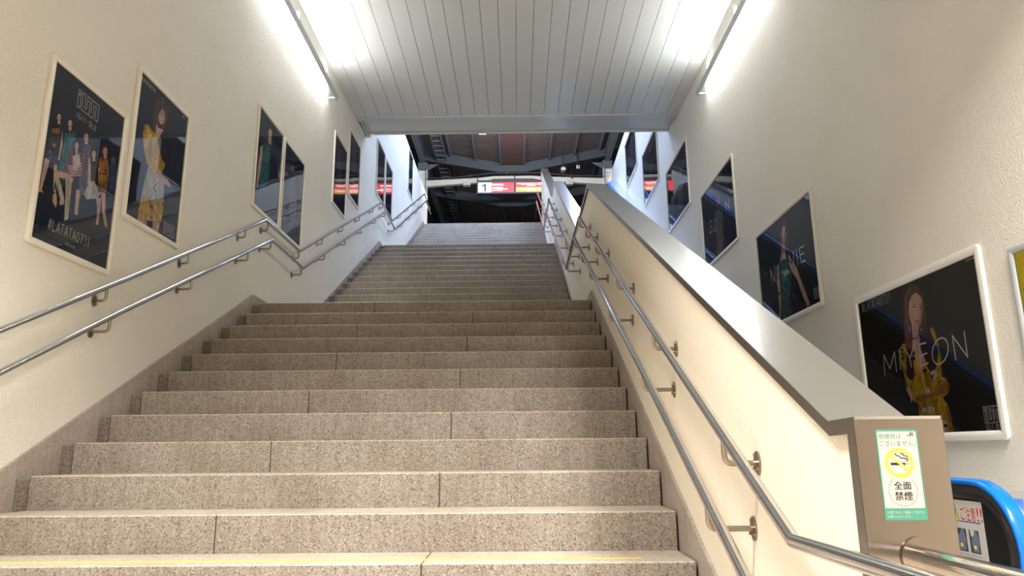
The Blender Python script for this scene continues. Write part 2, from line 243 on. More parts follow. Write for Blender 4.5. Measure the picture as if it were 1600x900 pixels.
ART = {
 'R1': [
  ('f', 'hair_brown', [(0.78,0.065),(0.841,0.086),(0.884,0.132),(0.903,0.193),(0.901,0.287),(0.89,0.391),(0.866,0.44),(0.829,0.44),(0.712,0.386),(0.641,0.325),(0.683,0.14),(0.723,0.086)]),
  ('f', 'yellow', [(0.596,0.429),(0.524,0.469),(0.537,0.514),(0.548,0.565),(0.564,0.666),(0.577,0.723),(0.584,0.773),(0.61,0.799),(0.682,0.827),(0.673,0.894),(0.675,0.975),(0.67,1.068),(0.87,1.07),(0.88,1.029),(1.022,1.026),(1.014,0.973),(1.012,0.917),(0.998,0.86),(0.955,0.812),(1.022,0.786),(1.043,0.743),(1.015,0.703),(0.975,0.686),(0.987,0.629),(0.999,0.566),(0.982,0.518),(0.819,0.461)]),
  ('f', 'yellow', [(0.934,0.374),(0.968,0.398),(0.984,0.475),(0.992,0.544),(0.991,0.578),(0.941,0.571),(0.935,0.514),(0.923,0.396)]),
  ('f', 'skin', [(0.728,0.303),(0.723,0.339),(0.718,0.417),(0.695,0.456),(0.694,0.504),(0.717,0.546),(0.742,0.576),(0.78,0.554),(0.799,0.518),(0.8,0.436),(0.794,0.375),(0.829,0.333)]),
  ('f', 'skin', [(0.713,0.46),(0.726,0.538),(0.74,0.622),(0.764,0.638),(0.812,0.589),(0.84,0.552),(0.816,0.475)]),
  ('f', 'hair_mauve', [(0.683,0.14),(0.634,0.324),(0.624,0.409),(0.614,0.506),(0.624,0.568),(0.669,0.561),(0.703,0.457),(0.71,0.386),(0.699,0.31),(0.711,0.196),(0.729,0.144),(0.777,0.123),(0.827,0.122),(0.785,0.088),(0.726,0.099)]),
  ('f', 'hair_dark', [(0.817,0.403),(0.795,0.429),(0.795,0.494),(0.822,0.556),(0.844,0.594),(0.933,0.605),(0.961,0.551),(0.953,0.459),(0.923,0.396),(0.891,0.368),(0.863,0.433)]),
  ('f', 'hair_dark', [(0.624,0.475),(0.584,0.64),(0.621,0.675),(0.659,0.679),(0.683,0.65),(0.693,0.527),(0.708,0.48)]),
  ('f', 'hair_dark', [(0.816,0.475),(0.845,0.553),(0.837,0.612),(0.869,0.649),(0.918,0.641),(0.953,0.593),(0.978,0.537),(0.976,0.497)]),
  ('f', 'skin', [(0.824,0.133),(0.772,0.142),(0.731,0.181),(0.709,0.251),(0.721,0.305),(0.766,0.346),(0.796,0.356),(0.834,0.335),(0.862,0.292),(0.887,0.231),(0.879,0.171)]),
  ('f', 'skin_shade', [(0.873,0.174),(0.887,0.231),(0.862,0.292),(0.834,0.335),(0.796,0.356),(0.816,0.319),(0.843,0.276),(0.861,0.226)]),
  ('f', 'hair_brown', [(0.827,0.119),(0.77,0.128),(0.728,0.174),(0.708,0.226),(0.695,0.223),(0.722,0.136),(0.772,0.097),(0.832,0.102),(0.88,0.146),(0.897,0.209),(0.886,0.243),(0.881,0.188),(0.859,0.147)]),
  ('f', 'brow', [(0.767,0.199),(0.792,0.197),(0.814,0.205),(0.813,0.209),(0.791,0.202),(0.768,0.204)]),
  ('f', 'brow', [(0.844,0.215),(0.863,0.215),(0.88,0.225),(0.877,0.228),(0.862,0.219),(0.844,0.219)]),
  ('f', 'eye', [(0.803,0.221),(0.801,0.223),(0.796,0.224),(0.789,0.224),(0.782,0.222),(0.775,0.22),(0.771,0.217),(0.77,0.215),(0.772,0.213),(0.777,0.212),(0.784,0.212),(0.792,0.214),(0.798,0.216),(0.802,0.219)]),
  ('f', 'eye', [(0.871,0.238),(0.87,0.24),(0.866,0.241),(0.86,0.241),(0.854,0.24),(0.849,0.238),(0.846,0.235),(0.845,0.233),(0.847,0.231),(0.851,0.23),(0.857,0.23),(0.862,0.231),(0.868,0.233),(0.871,0.236)]),
  ('f', 'skin_shade', [(0.829,0.231),(0.826,0.279),(0.809,0.287),(0.8,0.28),(0.814,0.274)]),
  ('f', 'lips', [(0.77,0.306),(0.796,0.306),(0.821,0.316),(0.807,0.323),(0.785,0.321)]),
  ('f', 'petal', [(0.698,0.323),(0.683,0.357),(0.692,0.364),(0.703,0.36),(0.706,0.327)]),
  ('f', 'petal', [(0.833,0.377),(0.832,0.38),(0.829,0.382),(0.826,0.383),(0.823,0.382),(0.82,0.38),(0.819,0.378),(0.819,0.374),(0.82,0.372),(0.823,0.37),(0.826,0.369),(0.829,0.369),(0.832,0.371),(0.833,0.374)]),
  ('fl', ('hair_dark', 0.006), [(0.705,0.403),(0.732,0.419),(0.771,0.416),(0.802,0.4)]),
  ('f', 'tan', [(0.642,0.801),(0.679,0.779),(0.742,0.776),(0.814,0.779),(0.887,0.769),(0.952,0.735),(1.014,0.706),(1.039,0.737),(1.029,0.786),(0.995,0.787),(0.936,0.798),(0.856,0.799),(0.769,0.813),(0.695,0.818)]),
  ('f', 'skin', [(0.577,0.723),(0.598,0.718),(0.615,0.754),(0.624,0.796),(0.605,0.822),(0.595,0.78),(0.562,0.729)]),
  ('f', 'petal', [(0.936,0.669),(0.93,0.68),(0.918,0.689),(0.902,0.692),(0.886,0.691),(0.872,0.684),(0.865,0.674),(0.864,0.662),(0.87,0.65),(0.883,0.642),(0.899,0.638),(0.915,0.64),(0.928,0.647),(0.935,0.657)]),
  ('f', 'petal', [(0.836,0.761),(0.831,0.768),(0.822,0.773),(0.809,0.775),(0.796,0.774),(0.785,0.77),(0.778,0.764),(0.777,0.757),(0.782,0.75),(0.791,0.745),(0.804,0.743),(0.817,0.744),(0.828,0.748),(0.835,0.754)]),
  ('f', 'petal', [(0.866,0.878),(0.857,0.886),(0.838,0.891),(0.812,0.894),(0.783,0.892),(0.758,0.887),(0.742,0.88),(0.737,0.871),(0.746,0.862),(0.766,0.857),(0.793,0.854),(0.821,0.856),(0.846,0.861),(0.861,0.869)]),
  ('f', 'petal', [(0.971,0.984),(0.963,1.002),(0.948,1.016),(0.929,1.023),(0.911,1.023),(0.896,1.014),(0.888,1),(0.888,0.981),(0.897,0.963),(0.912,0.949),(0.931,0.942),(0.949,0.943),(0.964,0.951),(0.972,0.966)]),
  ('f', 'petal', [(0.769,0.876),(0.765,0.881),(0.756,0.884),(0.745,0.886),(0.734,0.885),(0.723,0.883),(0.717,0.878),(0.716,0.873),(0.72,0.868),(0.728,0.864),(0.739,0.862),(0.751,0.863),(0.761,0.866),(0.767,0.87)]),
  ('f', 'ink', [(0.894,0.678),(0.888,0.686),(0.877,0.688),(0.868,0.684),(0.866,0.675),(0.872,0.667),(0.883,0.665),(0.892,0.669)]),
  ('f', 'ink', [(0.97,0.978),(0.962,0.984),(0.946,0.987),(0.931,0.983),(0.926,0.976),(0.934,0.969),(0.95,0.967),(0.965,0.97)]),
  ('f', 'ink', [(0.726,0.51),(0.72,0.519),(0.711,0.522),(0.703,0.517),(0.702,0.507),(0.707,0.498),(0.717,0.495),(0.725,0.5)]),
  ('f', 'ink', [(0.718,0.544),(0.711,0.555),(0.702,0.559),(0.694,0.553),(0.693,0.541),(0.7,0.529),(0.71,0.525),(0.717,0.531)]),
  ('f', 'ink', [(0.588,0.527),(0.581,0.534),(0.569,0.536),(0.559,0.532),(0.556,0.523),(0.563,0.516),(0.575,0.514),(0.585,0.519)]),
  ('f', 'ink', [(0.599,0.472),(0.59,0.475),(0.571,0.474),(0.553,0.47),(0.546,0.465),(0.555,0.462),(0.574,0.463),(0.592,0.467)]),
  ('f', 'ink', [(0.834,0.635),(0.824,0.644),(0.805,0.645),(0.787,0.64),(0.782,0.63),(0.792,0.621),(0.811,0.619),(0.828,0.625)]),
  ('fl', ('ink', 0.006), [(0.9,0.809),(0.877,0.852),(0.891,0.892),(0.924,0.938)]),
  ('fl', ('ink', 0.005), [(0.732,0.817),(0.761,0.845),(0.77,0.859)]),
  ('fl', ('ink', 0.005), [(0.652,0.681),(0.628,0.727),(0.628,0.755)]),
  ('fl', ('ink', 0.005), [(0.728,0.682),(0.755,0.725),(0.736,0.75)]),
  ('fl', ('ink', 0.005), [(0.901,0.943),(0.898,1.001),(0.914,1.026),(0.954,1.018),(0.968,0.984)]),
  ('fl', ('ink', 0.005), [(0.89,0.756),(0.945,0.715),(0.98,0.712)]),
  ('fl', ('ink', 0.006), [(0.556,0.48),(0.577,0.505),(0.55,0.53),(0.58,0.548)]),
  ('fl', ('ink', 0.005), [(0.523,0.887),(0.525,0.888)]),
  ('f', 'yellow_shade', [(0.776,0.639),(0.868,0.655),(0.88,0.703),(0.822,0.744),(0.79,0.728),(0.791,0.674)]),
  ('f', 'yellow_shade', [(0.558,0.581),(0.575,0.674),(0.585,0.717),(0.606,0.712),(0.593,0.655),(0.586,0.577)]),
  ('f', 'yellow_shade', [(0.998,0.86),(1.022,1.026),(0.979,1.026),(0.977,0.947),(0.969,0.871)]),
  ('f', 'yellow_shade', [(0.681,0.83),(0.713,0.843),(0.712,0.896),(0.682,0.895)]),
  ('f', 'yellow_shade', [(0.853,0.812),(0.884,0.827),(0.901,0.943),(0.875,0.955),(0.857,0.89)]),
  ('fl', ('ink', 0.005), [(0.657,0.689),(0.669,0.745),(0.648,0.777)]),
  ('fl', ('ink', 0.005), [(0.815,0.677),(0.815,0.723)]),
  ('fl', ('ink', 0.005), [(0.955,0.652),(0.978,0.628)]),
  ('fl', ('ink', 0.005), [(0.546,0.493),(0.574,0.49)]),
  ('fl', ('ink', 0.005), [(0.565,0.61),(0.587,0.626)]),
  ('fl', ('ink', 0.005), [(0.768,0.819),(0.779,0.873),(0.761,0.898)]),
  ('fl', ('ink', 0.005), [(0.933,0.856),(0.954,0.908),(0.963,0.959)]),
  ('tl', ('white', 0.01), [(0.315,0.613),(0.337,0.471),(0.397,0.576),(0.482,0.469),(0.477,0.605)]),
  ('tl', ('white', 0.01), [(0.533,0.593),(0.55,0.462)]),
  ('tl', ('white', 0.01), [(0.614,0.464),(0.662,0.537),(0.735,0.453)]),
  ('tl', ('white', 0.01), [(0.662,0.537),(0.665,0.593)]),
  ('tl', ('white', 0.01), [(0.866,0.464),(0.789,0.464),(0.778,0.598),(0.86,0.59)]),
  ('tl', ('white', 0.01), [(0.782,0.537),(0.862,0.528)]),
  ('tl', ('white', 0.01), [(1.087,0.534),(1.091,0.511),(1.086,0.491),(1.074,0.474),(1.055,0.463),(1.03,0.459),(1.003,0.462),(0.976,0.473),(0.951,0.49),(0.931,0.511),(0.919,0.535),(0.915,0.559),(0.92,0.581),(0.933,0.597),(0.953,0.608),(0.978,0.611),(1.005,0.607),(1.032,0.595),(1.056,0.579),(1.075,0.558),(1.087,0.534)]),
  ('tl', ('white', 0.01), [(1.146,0.605),(1.146,0.462),(1.259,0.604),(1.261,0.457)]),
 ],
 'L2': [
  ('f', 'hair_brown', [(0.32,0.081),(0.267,0.143),(0.247,0.248),(0.255,0.347),(0.287,0.349),(0.306,0.254),(0.323,0.176),(0.427,0.194),(0.458,0.26),(0.459,0.179),(0.399,0.093)]),
  ('f', 'yellow', [(0.155,0.361),(0.14,0.434),(0.176,0.534),(0.26,0.647),(0.302,0.622),(0.251,0.45),(0.249,0.367),(0.199,0.348)]),
  ('f', 'yellow', [(0.249,0.367),(0.263,0.512),(0.303,0.629),(0.43,0.62),(0.468,0.527),(0.454,0.358),(0.43,0.29),(0.345,0.365)]),
  ('f', 'hair_dark', [(0.345,0.287),(0.353,0.404),(0.406,0.501),(0.532,0.536),(0.521,0.399),(0.45,0.272)]),
  ('f', 'dress_white', [(0.257,0.632),(0.215,0.796),(0.201,0.945),(0.402,0.876),(0.499,0.791),(0.482,0.626),(0.429,0.612)]),
  ('f', 'yellow', [(0.227,0.856),(0.196,0.947),(0.196,1.019),(0.331,0.99),(0.497,0.944),(0.509,0.856),(0.502,0.773),(0.392,0.829)]),
  ('f', 'skin', [(0.196,1.019),(0.198,1.073),(0.23,1.087),(0.316,1.068),(0.308,0.998)]),
  ('f', 'skin', [(0.384,0.978),(0.392,1.061),(0.472,1.061),(0.482,0.952)]),
  ('f', 'skin', [(0.298,0.292),(0.296,0.362),(0.347,0.373),(0.397,0.297),(0.376,0.272)]),
  ('f', 'hair_brown', [(0.249,0.135),(0.279,0.093),(0.34,0.067),(0.396,0.076),(0.43,0.14),(0.425,0.249),(0.396,0.289),(0.317,0.309),(0.273,0.218)]),
  ('f', 'skin', [(0.401,0.184),(0.402,0.211),(0.393,0.238),(0.377,0.258),(0.357,0.267),(0.337,0.265),(0.32,0.251),(0.311,0.229),(0.31,0.202),(0.318,0.176),(0.334,0.156),(0.354,0.146),(0.375,0.148),(0.392,0.161)]),
  ('f', 'hair_brown', [(0.282,0.136),(0.344,0.086),(0.397,0.112),(0.355,0.142),(0.316,0.206),(0.312,0.285),(0.282,0.231)]),
  ('f', 'eye', [(0.355,0.186),(0.354,0.189),(0.351,0.192),(0.346,0.195),(0.341,0.198),(0.336,0.2),(0.332,0.2),(0.331,0.198),(0.331,0.195),(0.334,0.192),(0.339,0.189),(0.344,0.186),(0.349,0.185),(0.353,0.185)]),
  ('f', 'eye', [(0.394,0.184),(0.394,0.186),(0.392,0.189),(0.388,0.192),(0.384,0.194),(0.38,0.195),(0.377,0.195),(0.376,0.193),(0.377,0.19),(0.379,0.188),(0.382,0.185),(0.386,0.183),(0.39,0.182),(0.393,0.182)]),
  ('f', 'lips', [(0.384,0.23),(0.383,0.233),(0.379,0.236),(0.373,0.24),(0.366,0.243),(0.36,0.245),(0.355,0.246),(0.353,0.245),(0.354,0.242),(0.358,0.238),(0.364,0.234),(0.371,0.231),(0.377,0.229),(0.382,0.228)]),
  ('f', 'skin', [(0.289,0.635),(0.316,0.616),(0.513,0.613),(0.587,0.637),(0.574,0.659),(0.423,0.666)]),
  ('fl', ('ink', 0.006), [(0.301,0.845),(0.343,0.896),(0.445,0.928)]),
  ('fl', ('ink', 0.006), [(0.372,0.886),(0.323,0.952)]),
  ('fl', ('ink', 0.006), [(0.396,0.693),(0.343,0.747),(0.378,0.759)]),
  ('fl', ('ink', 0.006), [(0.468,0.802),(0.509,0.839)]),
 ],
 'L3': [
  ('f', 'hair_dark', [(0.314,0.126),(0.26,0.192),(0.287,0.271),(0.46,0.212),(0.426,0.094)]),
  ('f', 'skin', [(0.413,0.143),(0.411,0.165),(0.4,0.188),(0.381,0.206),(0.358,0.217),(0.336,0.217),(0.319,0.208),(0.31,0.191),(0.311,0.17),(0.322,0.147),(0.341,0.129),(0.364,0.118),(0.386,0.117),(0.404,0.126)]),
  ('f', 'skin', [(0.312,0.229),(0.335,0.289),(0.415,0.273),(0.407,0.2)]),
  ('f', 'teal', [(0.179,0.379),(0.259,0.323),(0.391,0.294),(0.416,0.365),(0.408,0.52),(0.401,0.683),(0.326,0.8),(0.187,0.843),(0.166,0.658),(0.186,0.494)]),
  ('f', 'skin', [(0.179,0.379),(0.125,0.423),(0.098,0.648),(0.095,0.84),(0.136,0.843),(0.177,0.634),(0.197,0.47)]),
  ('f', 'teal_dark', [(0.209,0.425),(0.378,0.371),(0.375,0.494),(0.221,0.538)]),
 ],
 'R2': [
  ('f', 'hair_brown', [(0.832,0.092),(0.735,0.102),(0.669,0.189),(0.632,0.332),(0.671,0.388),(0.79,0.403),(0.865,0.398),(0.906,0.201),(0.878,0.13)]),
  ('f', 'skin', [(0.844,0.229),(0.831,0.257),(0.809,0.276),(0.783,0.283),(0.758,0.275),(0.738,0.255),(0.729,0.226),(0.731,0.194),(0.744,0.165),(0.766,0.146),(0.793,0.14),(0.818,0.148),(0.837,0.169),(0.846,0.197)]),
  ('f', 'skin_shade', [(0.841,0.242),(0.833,0.263),(0.823,0.278),(0.812,0.285),(0.802,0.282),(0.796,0.27),(0.794,0.251),(0.798,0.229),(0.805,0.208),(0.816,0.193),(0.827,0.186),(0.836,0.189),(0.842,0.201),(0.844,0.22)]),
  ('f', 'hair_dark', [(0.742,0.131),(0.808,0.116),(0.87,0.163),(0.864,0.223),(0.842,0.163),(0.782,0.144),(0.716,0.213)]),
  ('f', 'skin_shade', [(0.73,0.253),(0.683,0.418),(0.775,0.429),(0.807,0.285)]),
  ('f', 'skin', [(0.689,0.393),(0.607,0.469),(0.802,0.503),(0.78,0.409)]),
  ('f', 'eye', [(0.78,0.188),(0.778,0.189),(0.772,0.189),(0.765,0.188),(0.757,0.186),(0.75,0.183),(0.746,0.179),(0.745,0.177),(0.747,0.175),(0.752,0.175),(0.76,0.176),(0.767,0.179),(0.774,0.182),(0.779,0.185)]),
  ('f', 'eye', [(0.85,0.204),(0.848,0.206),(0.843,0.206),(0.836,0.205),(0.828,0.203),(0.821,0.2),(0.817,0.196),(0.816,0.194),(0.818,0.192),(0.823,0.192),(0.831,0.193),(0.838,0.195),(0.845,0.199),(0.849,0.202)]),
  ('f', 'lips', [(0.808,0.28),(0.805,0.282),(0.797,0.282),(0.786,0.28),(0.774,0.277),(0.764,0.272),(0.757,0.268),(0.756,0.264),(0.759,0.262),(0.767,0.262),(0.778,0.264),(0.789,0.267),(0.799,0.272),(0.806,0.276)]),
  ('f', 'teal', [(0.583,0.466),(0.661,0.447),(0.774,0.469),(0.843,0.522),(0.892,0.629),(0.834,0.769),(0.767,0.891),(0.801,0.983),(0.78,1.013),(0.561,1.024),(0.559,0.901),(0.62,0.738),(0.582,0.623)]),
  ('f', 'teal_dark', [(0.631,0.564),(0.77,0.573),(0.769,0.668),(0.651,0.675)]),
  ('f', 'dress_white', [(0.631,0.564),(0.794,0.57),(0.862,0.622),(0.688,0.622),(0.703,0.6)]),
  ('f', 'skin', [(0.843,0.522),(1.008,0.6),(1.058,0.704),(1.136,0.837),(1.226,1.001),(1.16,1.012),(1.082,0.891),(0.998,0.723),(0.894,0.621)]),
  ('f', 'skin', [(0.583,0.466),(0.529,0.485),(0.5,0.64),(0.511,0.75),(0.499,0.89),(0.451,1.04),(0.507,1.032),(0.563,0.867),(0.583,0.695),(0.573,0.603)]),
  ('f', 'ink', [(0.558,0.756),(0.544,0.762),(0.513,0.759),(0.485,0.749),(0.474,0.738),(0.489,0.732),(0.519,0.736),(0.548,0.745)]),
  ('tl', ('white', 0.012), [(0.369,0.618),(0.36,0.469),(0.456,0.615),(0.489,0.465)]),
  ('tl', ('white', 0.012), [(0.881,0.584),(0.86,0.452),(0.968,0.589),(0.978,0.447)]),
  ('tl', ('white', 0.012), [(1.06,0.596),(1.046,0.45)]),
  ('tl', ('white', 0.012), [(1.229,0.472),(1.12,0.462),(1.127,0.597),(1.224,0.602)]),
  ('tl', ('white', 0.012), [(1.124,0.527),(1.213,0.533)]),
 ],
 'R3': [
  ('f', 'hair_dark', [(0.826,0.255),(0.717,0.272),(0.671,0.383),(0.886,0.469),(0.936,0.341)]),
  ('f', 'skin_dim', [(0.888,0.373),(0.875,0.394),(0.848,0.405),(0.813,0.404),(0.778,0.391),(0.748,0.37),(0.731,0.343),(0.729,0.316),(0.744,0.295),(0.771,0.284),(0.806,0.286),(0.841,0.299),(0.87,0.321),(0.887,0.347)]),
  ('f', 'grey_dress', [(0.617,0.434),(0.776,0.442),(0.943,0.545),(0.943,0.745),(0.879,0.901),(0.878,1.076),(0.563,1.035),(0.623,0.78),(0.577,0.582)]),
  ('f', 'skin_dim', [(0.592,0.679),(0.763,0.699),(0.912,0.779),(0.875,0.801),(0.653,0.755)]),
  ('f', 'skin_dim', [(0.707,0.85),(0.643,1.034),(0.733,1.048),(0.794,0.876)]),
  ('tl', ('white', 0.014), [(0.479,0.515),(0.394,0.483),(0.352,0.509),(0.451,0.588),(0.455,0.636),(0.368,0.644),(0.326,0.607)]),
  ('tl', ('white', 0.014), [(0.679,0.626),(0.666,0.654),(0.645,0.674),(0.619,0.683),(0.592,0.681),(0.567,0.667),(0.55,0.644),(0.541,0.614),(0.544,0.583),(0.557,0.555),(0.578,0.535),(0.605,0.526),(0.632,0.529),(0.657,0.543),(0.674,0.567),(0.682,0.596),(0.679,0.626)]),
  ('tl', ('white', 0.014), [(1.099,0.576),(1.112,0.471),(1.237,0.602),(1.239,0.484)]),
 ],
 'R4': [
  ('f', 'skin_dim', [(1.107,0.428),(1.089,0.455),(1.055,0.469),(1.013,0.467),(0.97,0.45),(0.934,0.421),(0.914,0.385),(0.912,0.35),(0.931,0.322),(0.965,0.309),(1.008,0.311),(1.051,0.329),(1.086,0.358),(1.106,0.393)]),
  ('f', 'grey_dress', [(0.833,0.461),(1.121,0.545),(1.133,0.799),(0.94,0.951),(0.712,0.9),(0.731,0.651)]),
  ('f', 'skin_dim', [(0.864,0.615),(1.062,0.676),(0.989,0.773),(0.807,0.735)]),
 ],
 'R5': [
  ('f', 'skin_dim', [(0.889,0.239),(0.873,0.263),(0.845,0.275),(0.809,0.273),(0.774,0.257),(0.745,0.231),(0.728,0.199),(0.728,0.169),(0.744,0.145),(0.772,0.134),(0.808,0.136),(0.844,0.152),(0.872,0.178),(0.888,0.209)]),
  ('f', 'mauve', [(0.639,0.288),(0.846,0.325),(0.916,0.578),(0.824,0.78),(0.669,0.823),(0.657,0.61)]),
 ],
 'R6': [
  ('f', 'mauve', [(0.808,0.142),(0.991,0.186),(0.972,0.66),(0.759,0.81),(0.572,0.774)]),
 ],
 'L4': [
  ('f', 'skin_dim', [(0.387,0.206),(0.385,0.228),(0.372,0.251),(0.351,0.269),(0.326,0.279),(0.302,0.279),(0.283,0.27),(0.274,0.253),(0.276,0.231),(0.288,0.209),(0.309,0.191),(0.334,0.18),(0.359,0.179),(0.378,0.189)]),
  ('f', 'hair_dark', [(0.307,0.179),(0.253,0.25),(0.285,0.347),(0.424,0.292),(0.389,0.183)]),
  ('f', 'skin_dim', [(0.383,0.219),(0.381,0.239),(0.37,0.259),(0.351,0.275),(0.329,0.284),(0.307,0.285),(0.29,0.276),(0.282,0.26),(0.284,0.24),(0.295,0.221),(0.313,0.204),(0.335,0.195),(0.357,0.195),(0.374,0.203)]),
  ('f', 'mauve', [(0.259,0.379),(0.444,0.284),(0.541,0.538),(0.511,0.814),(0.329,0.916),(0.275,0.634)]),
 ],
 'L5': [
  ('f', 'mauve', [(0.305,0.229),(0.405,0.317),(0.501,0.605),(0.434,0.932),(0.282,0.775),(0.193,0.427)]),
  ('f', 'skin_dim', [(0.338,0.184),(0.337,0.199),(0.328,0.215),(0.314,0.228),(0.297,0.236),(0.28,0.236),(0.267,0.23),(0.261,0.217),(0.262,0.202),(0.271,0.186),(0.285,0.173),(0.302,0.165),(0.319,0.165),(0.332,0.171)]),
 ],
 'L6': [
  ('f', 'mauve', [(0.314,0.108),(0.418,0.182),(0.463,0.544),(0.489,0.912),(0.344,0.872),(0.224,0.314)]),
  ('f', 'skin_dim', [(0.355,0.057),(0.353,0.074),(0.342,0.092),(0.325,0.107),(0.305,0.117),(0.285,0.118),(0.27,0.112),(0.263,0.098),(0.265,0.081),(0.275,0.063),(0.292,0.048),(0.313,0.038),(0.332,0.037),(0.347,0.043)]),
 ],
 'L7': [
  ('f', 'mauve', [(0.272,0.172),(0.437,0.301),(0.464,0.715),(0.394,0.965),(0.244,0.577)]),
  ('f', 'skin_dim', [(0.332,0.106),(0.328,0.127),(0.313,0.15),(0.288,0.17),(0.259,0.182),(0.231,0.186),(0.211,0.179),(0.201,0.163),(0.204,0.142),(0.22,0.12),(0.244,0.1),(0.274,0.087),(0.301,0.084),(0.322,0.09)]),
 ],
 'L8': [
  ('f', 'mauve', [(0.229,0.129),(0.372,0.22),(0.408,0.625),(0.346,0.824),(0.193,0.469)]),
  ('f', 'skin_dim', [(0.297,0.059),(0.293,0.081),(0.275,0.105),(0.246,0.126),(0.214,0.14),(0.183,0.143),(0.16,0.136),(0.149,0.12),(0.153,0.098),(0.171,0.074),(0.199,0.053),(0.232,0.039),(0.263,0.035),(0.286,0.042)]),
 ],
 'L9': [
  ('f', 'mauve', [(0.193,0.204),(0.345,0.286),(0.375,0.78),(0.267,0.964),(0.161,0.578)]),
  ('f', 'skin_dim', [(0.294,0.11),(0.287,0.139),(0.26,0.171),(0.218,0.2),(0.17,0.22),(0.126,0.228),(0.094,0.222),(0.079,0.203),(0.086,0.175),(0.113,0.143),(0.154,0.114),(0.202,0.093),(0.247,0.085),(0.28,0.091)]),
 ],
 'L1': [
  ('f', 'navy', [(0.079,0.433),(0.104,0.406),(0.179,0.37),(0.182,0.441),(0.163,0.498),(0.168,0.543),(0.084,0.587),(0.048,0.572),(0.071,0.5)]),
  ('f', 'tan', [(0.083,0.416),(0.151,0.375),(0.152,0.41),(0.095,0.441)]),
  ('f', 'tan', [(0.137,0.486),(0.134,0.497),(0.125,0.505),(0.113,0.506),(0.107,0.499),(0.109,0.488),(0.119,0.479),(0.13,0.478)]),
  ('f', 'tan', [(0.11,0.537),(0.108,0.544),(0.1,0.551),(0.09,0.552),(0.085,0.548),(0.088,0.54),(0.096,0.534),(0.105,0.532)]),
  ('f', 'blue_dress', [(0.084,0.564),(0.172,0.539),(0.16,0.594),(0.069,0.598)]),
  ('f', 'skin', [(0.062,0.589),(0.103,0.59),(0.087,0.686),(0.073,0.767),(0.093,0.778),(0.059,0.782),(0.051,0.794),(0.057,0.751),(0.057,0.668)]),
  ('f', 'skin', [(0.141,0.594),(0.168,0.591),(0.181,0.696),(0.189,0.755),(0.161,0.734)]),
  ('f', 'skin', [(0.172,0.381),(0.169,0.479),(0.166,0.56),(0.18,0.557),(0.186,0.472)]),
  ('f', 'hair_dark', [(0.148,0.307),(0.148,0.321),(0.142,0.334),(0.133,0.345),(0.121,0.351),(0.109,0.35),(0.099,0.344),(0.094,0.334),(0.094,0.321),(0.1,0.307),(0.109,0.297),(0.121,0.291),(0.133,0.291),(0.143,0.296)]),
  ('f', 'hair_dark', [(0.097,0.331),(0.105,0.391),(0.128,0.386),(0.12,0.329)]),
  ('f', 'hair_dark', [(0.145,0.31),(0.16,0.358),(0.147,0.367),(0.133,0.323)]),
  ('f', 'skin', [(0.143,0.318),(0.143,0.327),(0.14,0.336),(0.134,0.343),(0.127,0.346),(0.12,0.346),(0.114,0.341),(0.111,0.334),(0.111,0.325),(0.114,0.316),(0.119,0.309),(0.126,0.305),(0.134,0.306),(0.14,0.31)]),
  ('f', 'eye', [(0.124,0.322),(0.123,0.325),(0.12,0.327),(0.116,0.328),(0.115,0.327),(0.116,0.325),(0.119,0.322),(0.122,0.321)]),
  ('f', 'eye', [(0.139,0.318),(0.138,0.32),(0.136,0.322),(0.132,0.323),(0.131,0.322),(0.132,0.32),(0.135,0.318),(0.138,0.317)]),
  ('f', 'lips', [(0.137,0.334),(0.135,0.336),(0.132,0.339),(0.128,0.34),(0.126,0.339),(0.127,0.337),(0.131,0.334),(0.135,0.333)]),
  ('f', 'skin', [(0.121,0.345),(0.121,0.367),(0.148,0.357),(0.139,0.339)]),
  ('f', 'teal', [(0.193,0.388),(0.23,0.354),(0.284,0.348),(0.308,0.45),(0.297,0.554),(0.289,0.638),(0.215,0.714),(0.161,0.734),(0.191,0.518)]),
  ('f', 'skin', [(0.166,0.756),(0.192,0.746),(0.207,0.795),(0.203,0.824),(0.17,0.8)]),
  ('f', 'hair_dark', [(0.247,0.297),(0.247,0.31),(0.241,0.324),(0.23,0.335),(0.218,0.341),(0.205,0.341),(0.196,0.335),(0.19,0.324),(0.19,0.31),(0.196,0.297),(0.206,0.286),(0.219,0.28),(0.231,0.279),(0.241,0.286)]),
  ('f', 'hair_dark', [(0.193,0.321),(0.201,0.382),(0.225,0.378),(0.218,0.319)]),
  ('f', 'hair_dark', [(0.244,0.3),(0.259,0.349),(0.246,0.358),(0.231,0.312)]),
  ('f', 'skin', [(0.241,0.307),(0.242,0.317),(0.238,0.326),(0.232,0.333),(0.225,0.336),(0.217,0.336),(0.211,0.331),(0.207,0.324),(0.207,0.315),(0.211,0.306),(0.217,0.299),(0.224,0.295),(0.232,0.295),(0.238,0.3)]),
  ('f', 'eye', [(0.222,0.312),(0.221,0.314),(0.217,0.317),(0.214,0.318),(0.212,0.317),(0.213,0.314),(0.216,0.312),(0.22,0.311)]),
  ('f', 'eye', [(0.238,0.308),(0.237,0.31),(0.234,0.312),(0.23,0.313),(0.229,0.312),(0.23,0.31),(0.233,0.307),(0.236,0.306)]),
  ('f', 'lips', [(0.235,0.324),(0.234,0.326),(0.23,0.329),(0.225,0.33),(0.224,0.329),(0.225,0.327),(0.229,0.324),(0.233,0.323)]),
  ('f', 'skin', [(0.218,0.335),(0.218,0.358),(0.246,0.348),(0.237,0.329)]),
  ('f', 'mauve', [(0.36,0.386),(0.428,0.35),(0.458,0.471),(0.462,0.621),(0.377,0.718),(0.363,0.527)]),
  ('f', 'skin', [(0.353,0.662),(0.389,0.649),(0.392,0.762),(0.395,0.802),(0.364,0.804),(0.361,0.74)]),
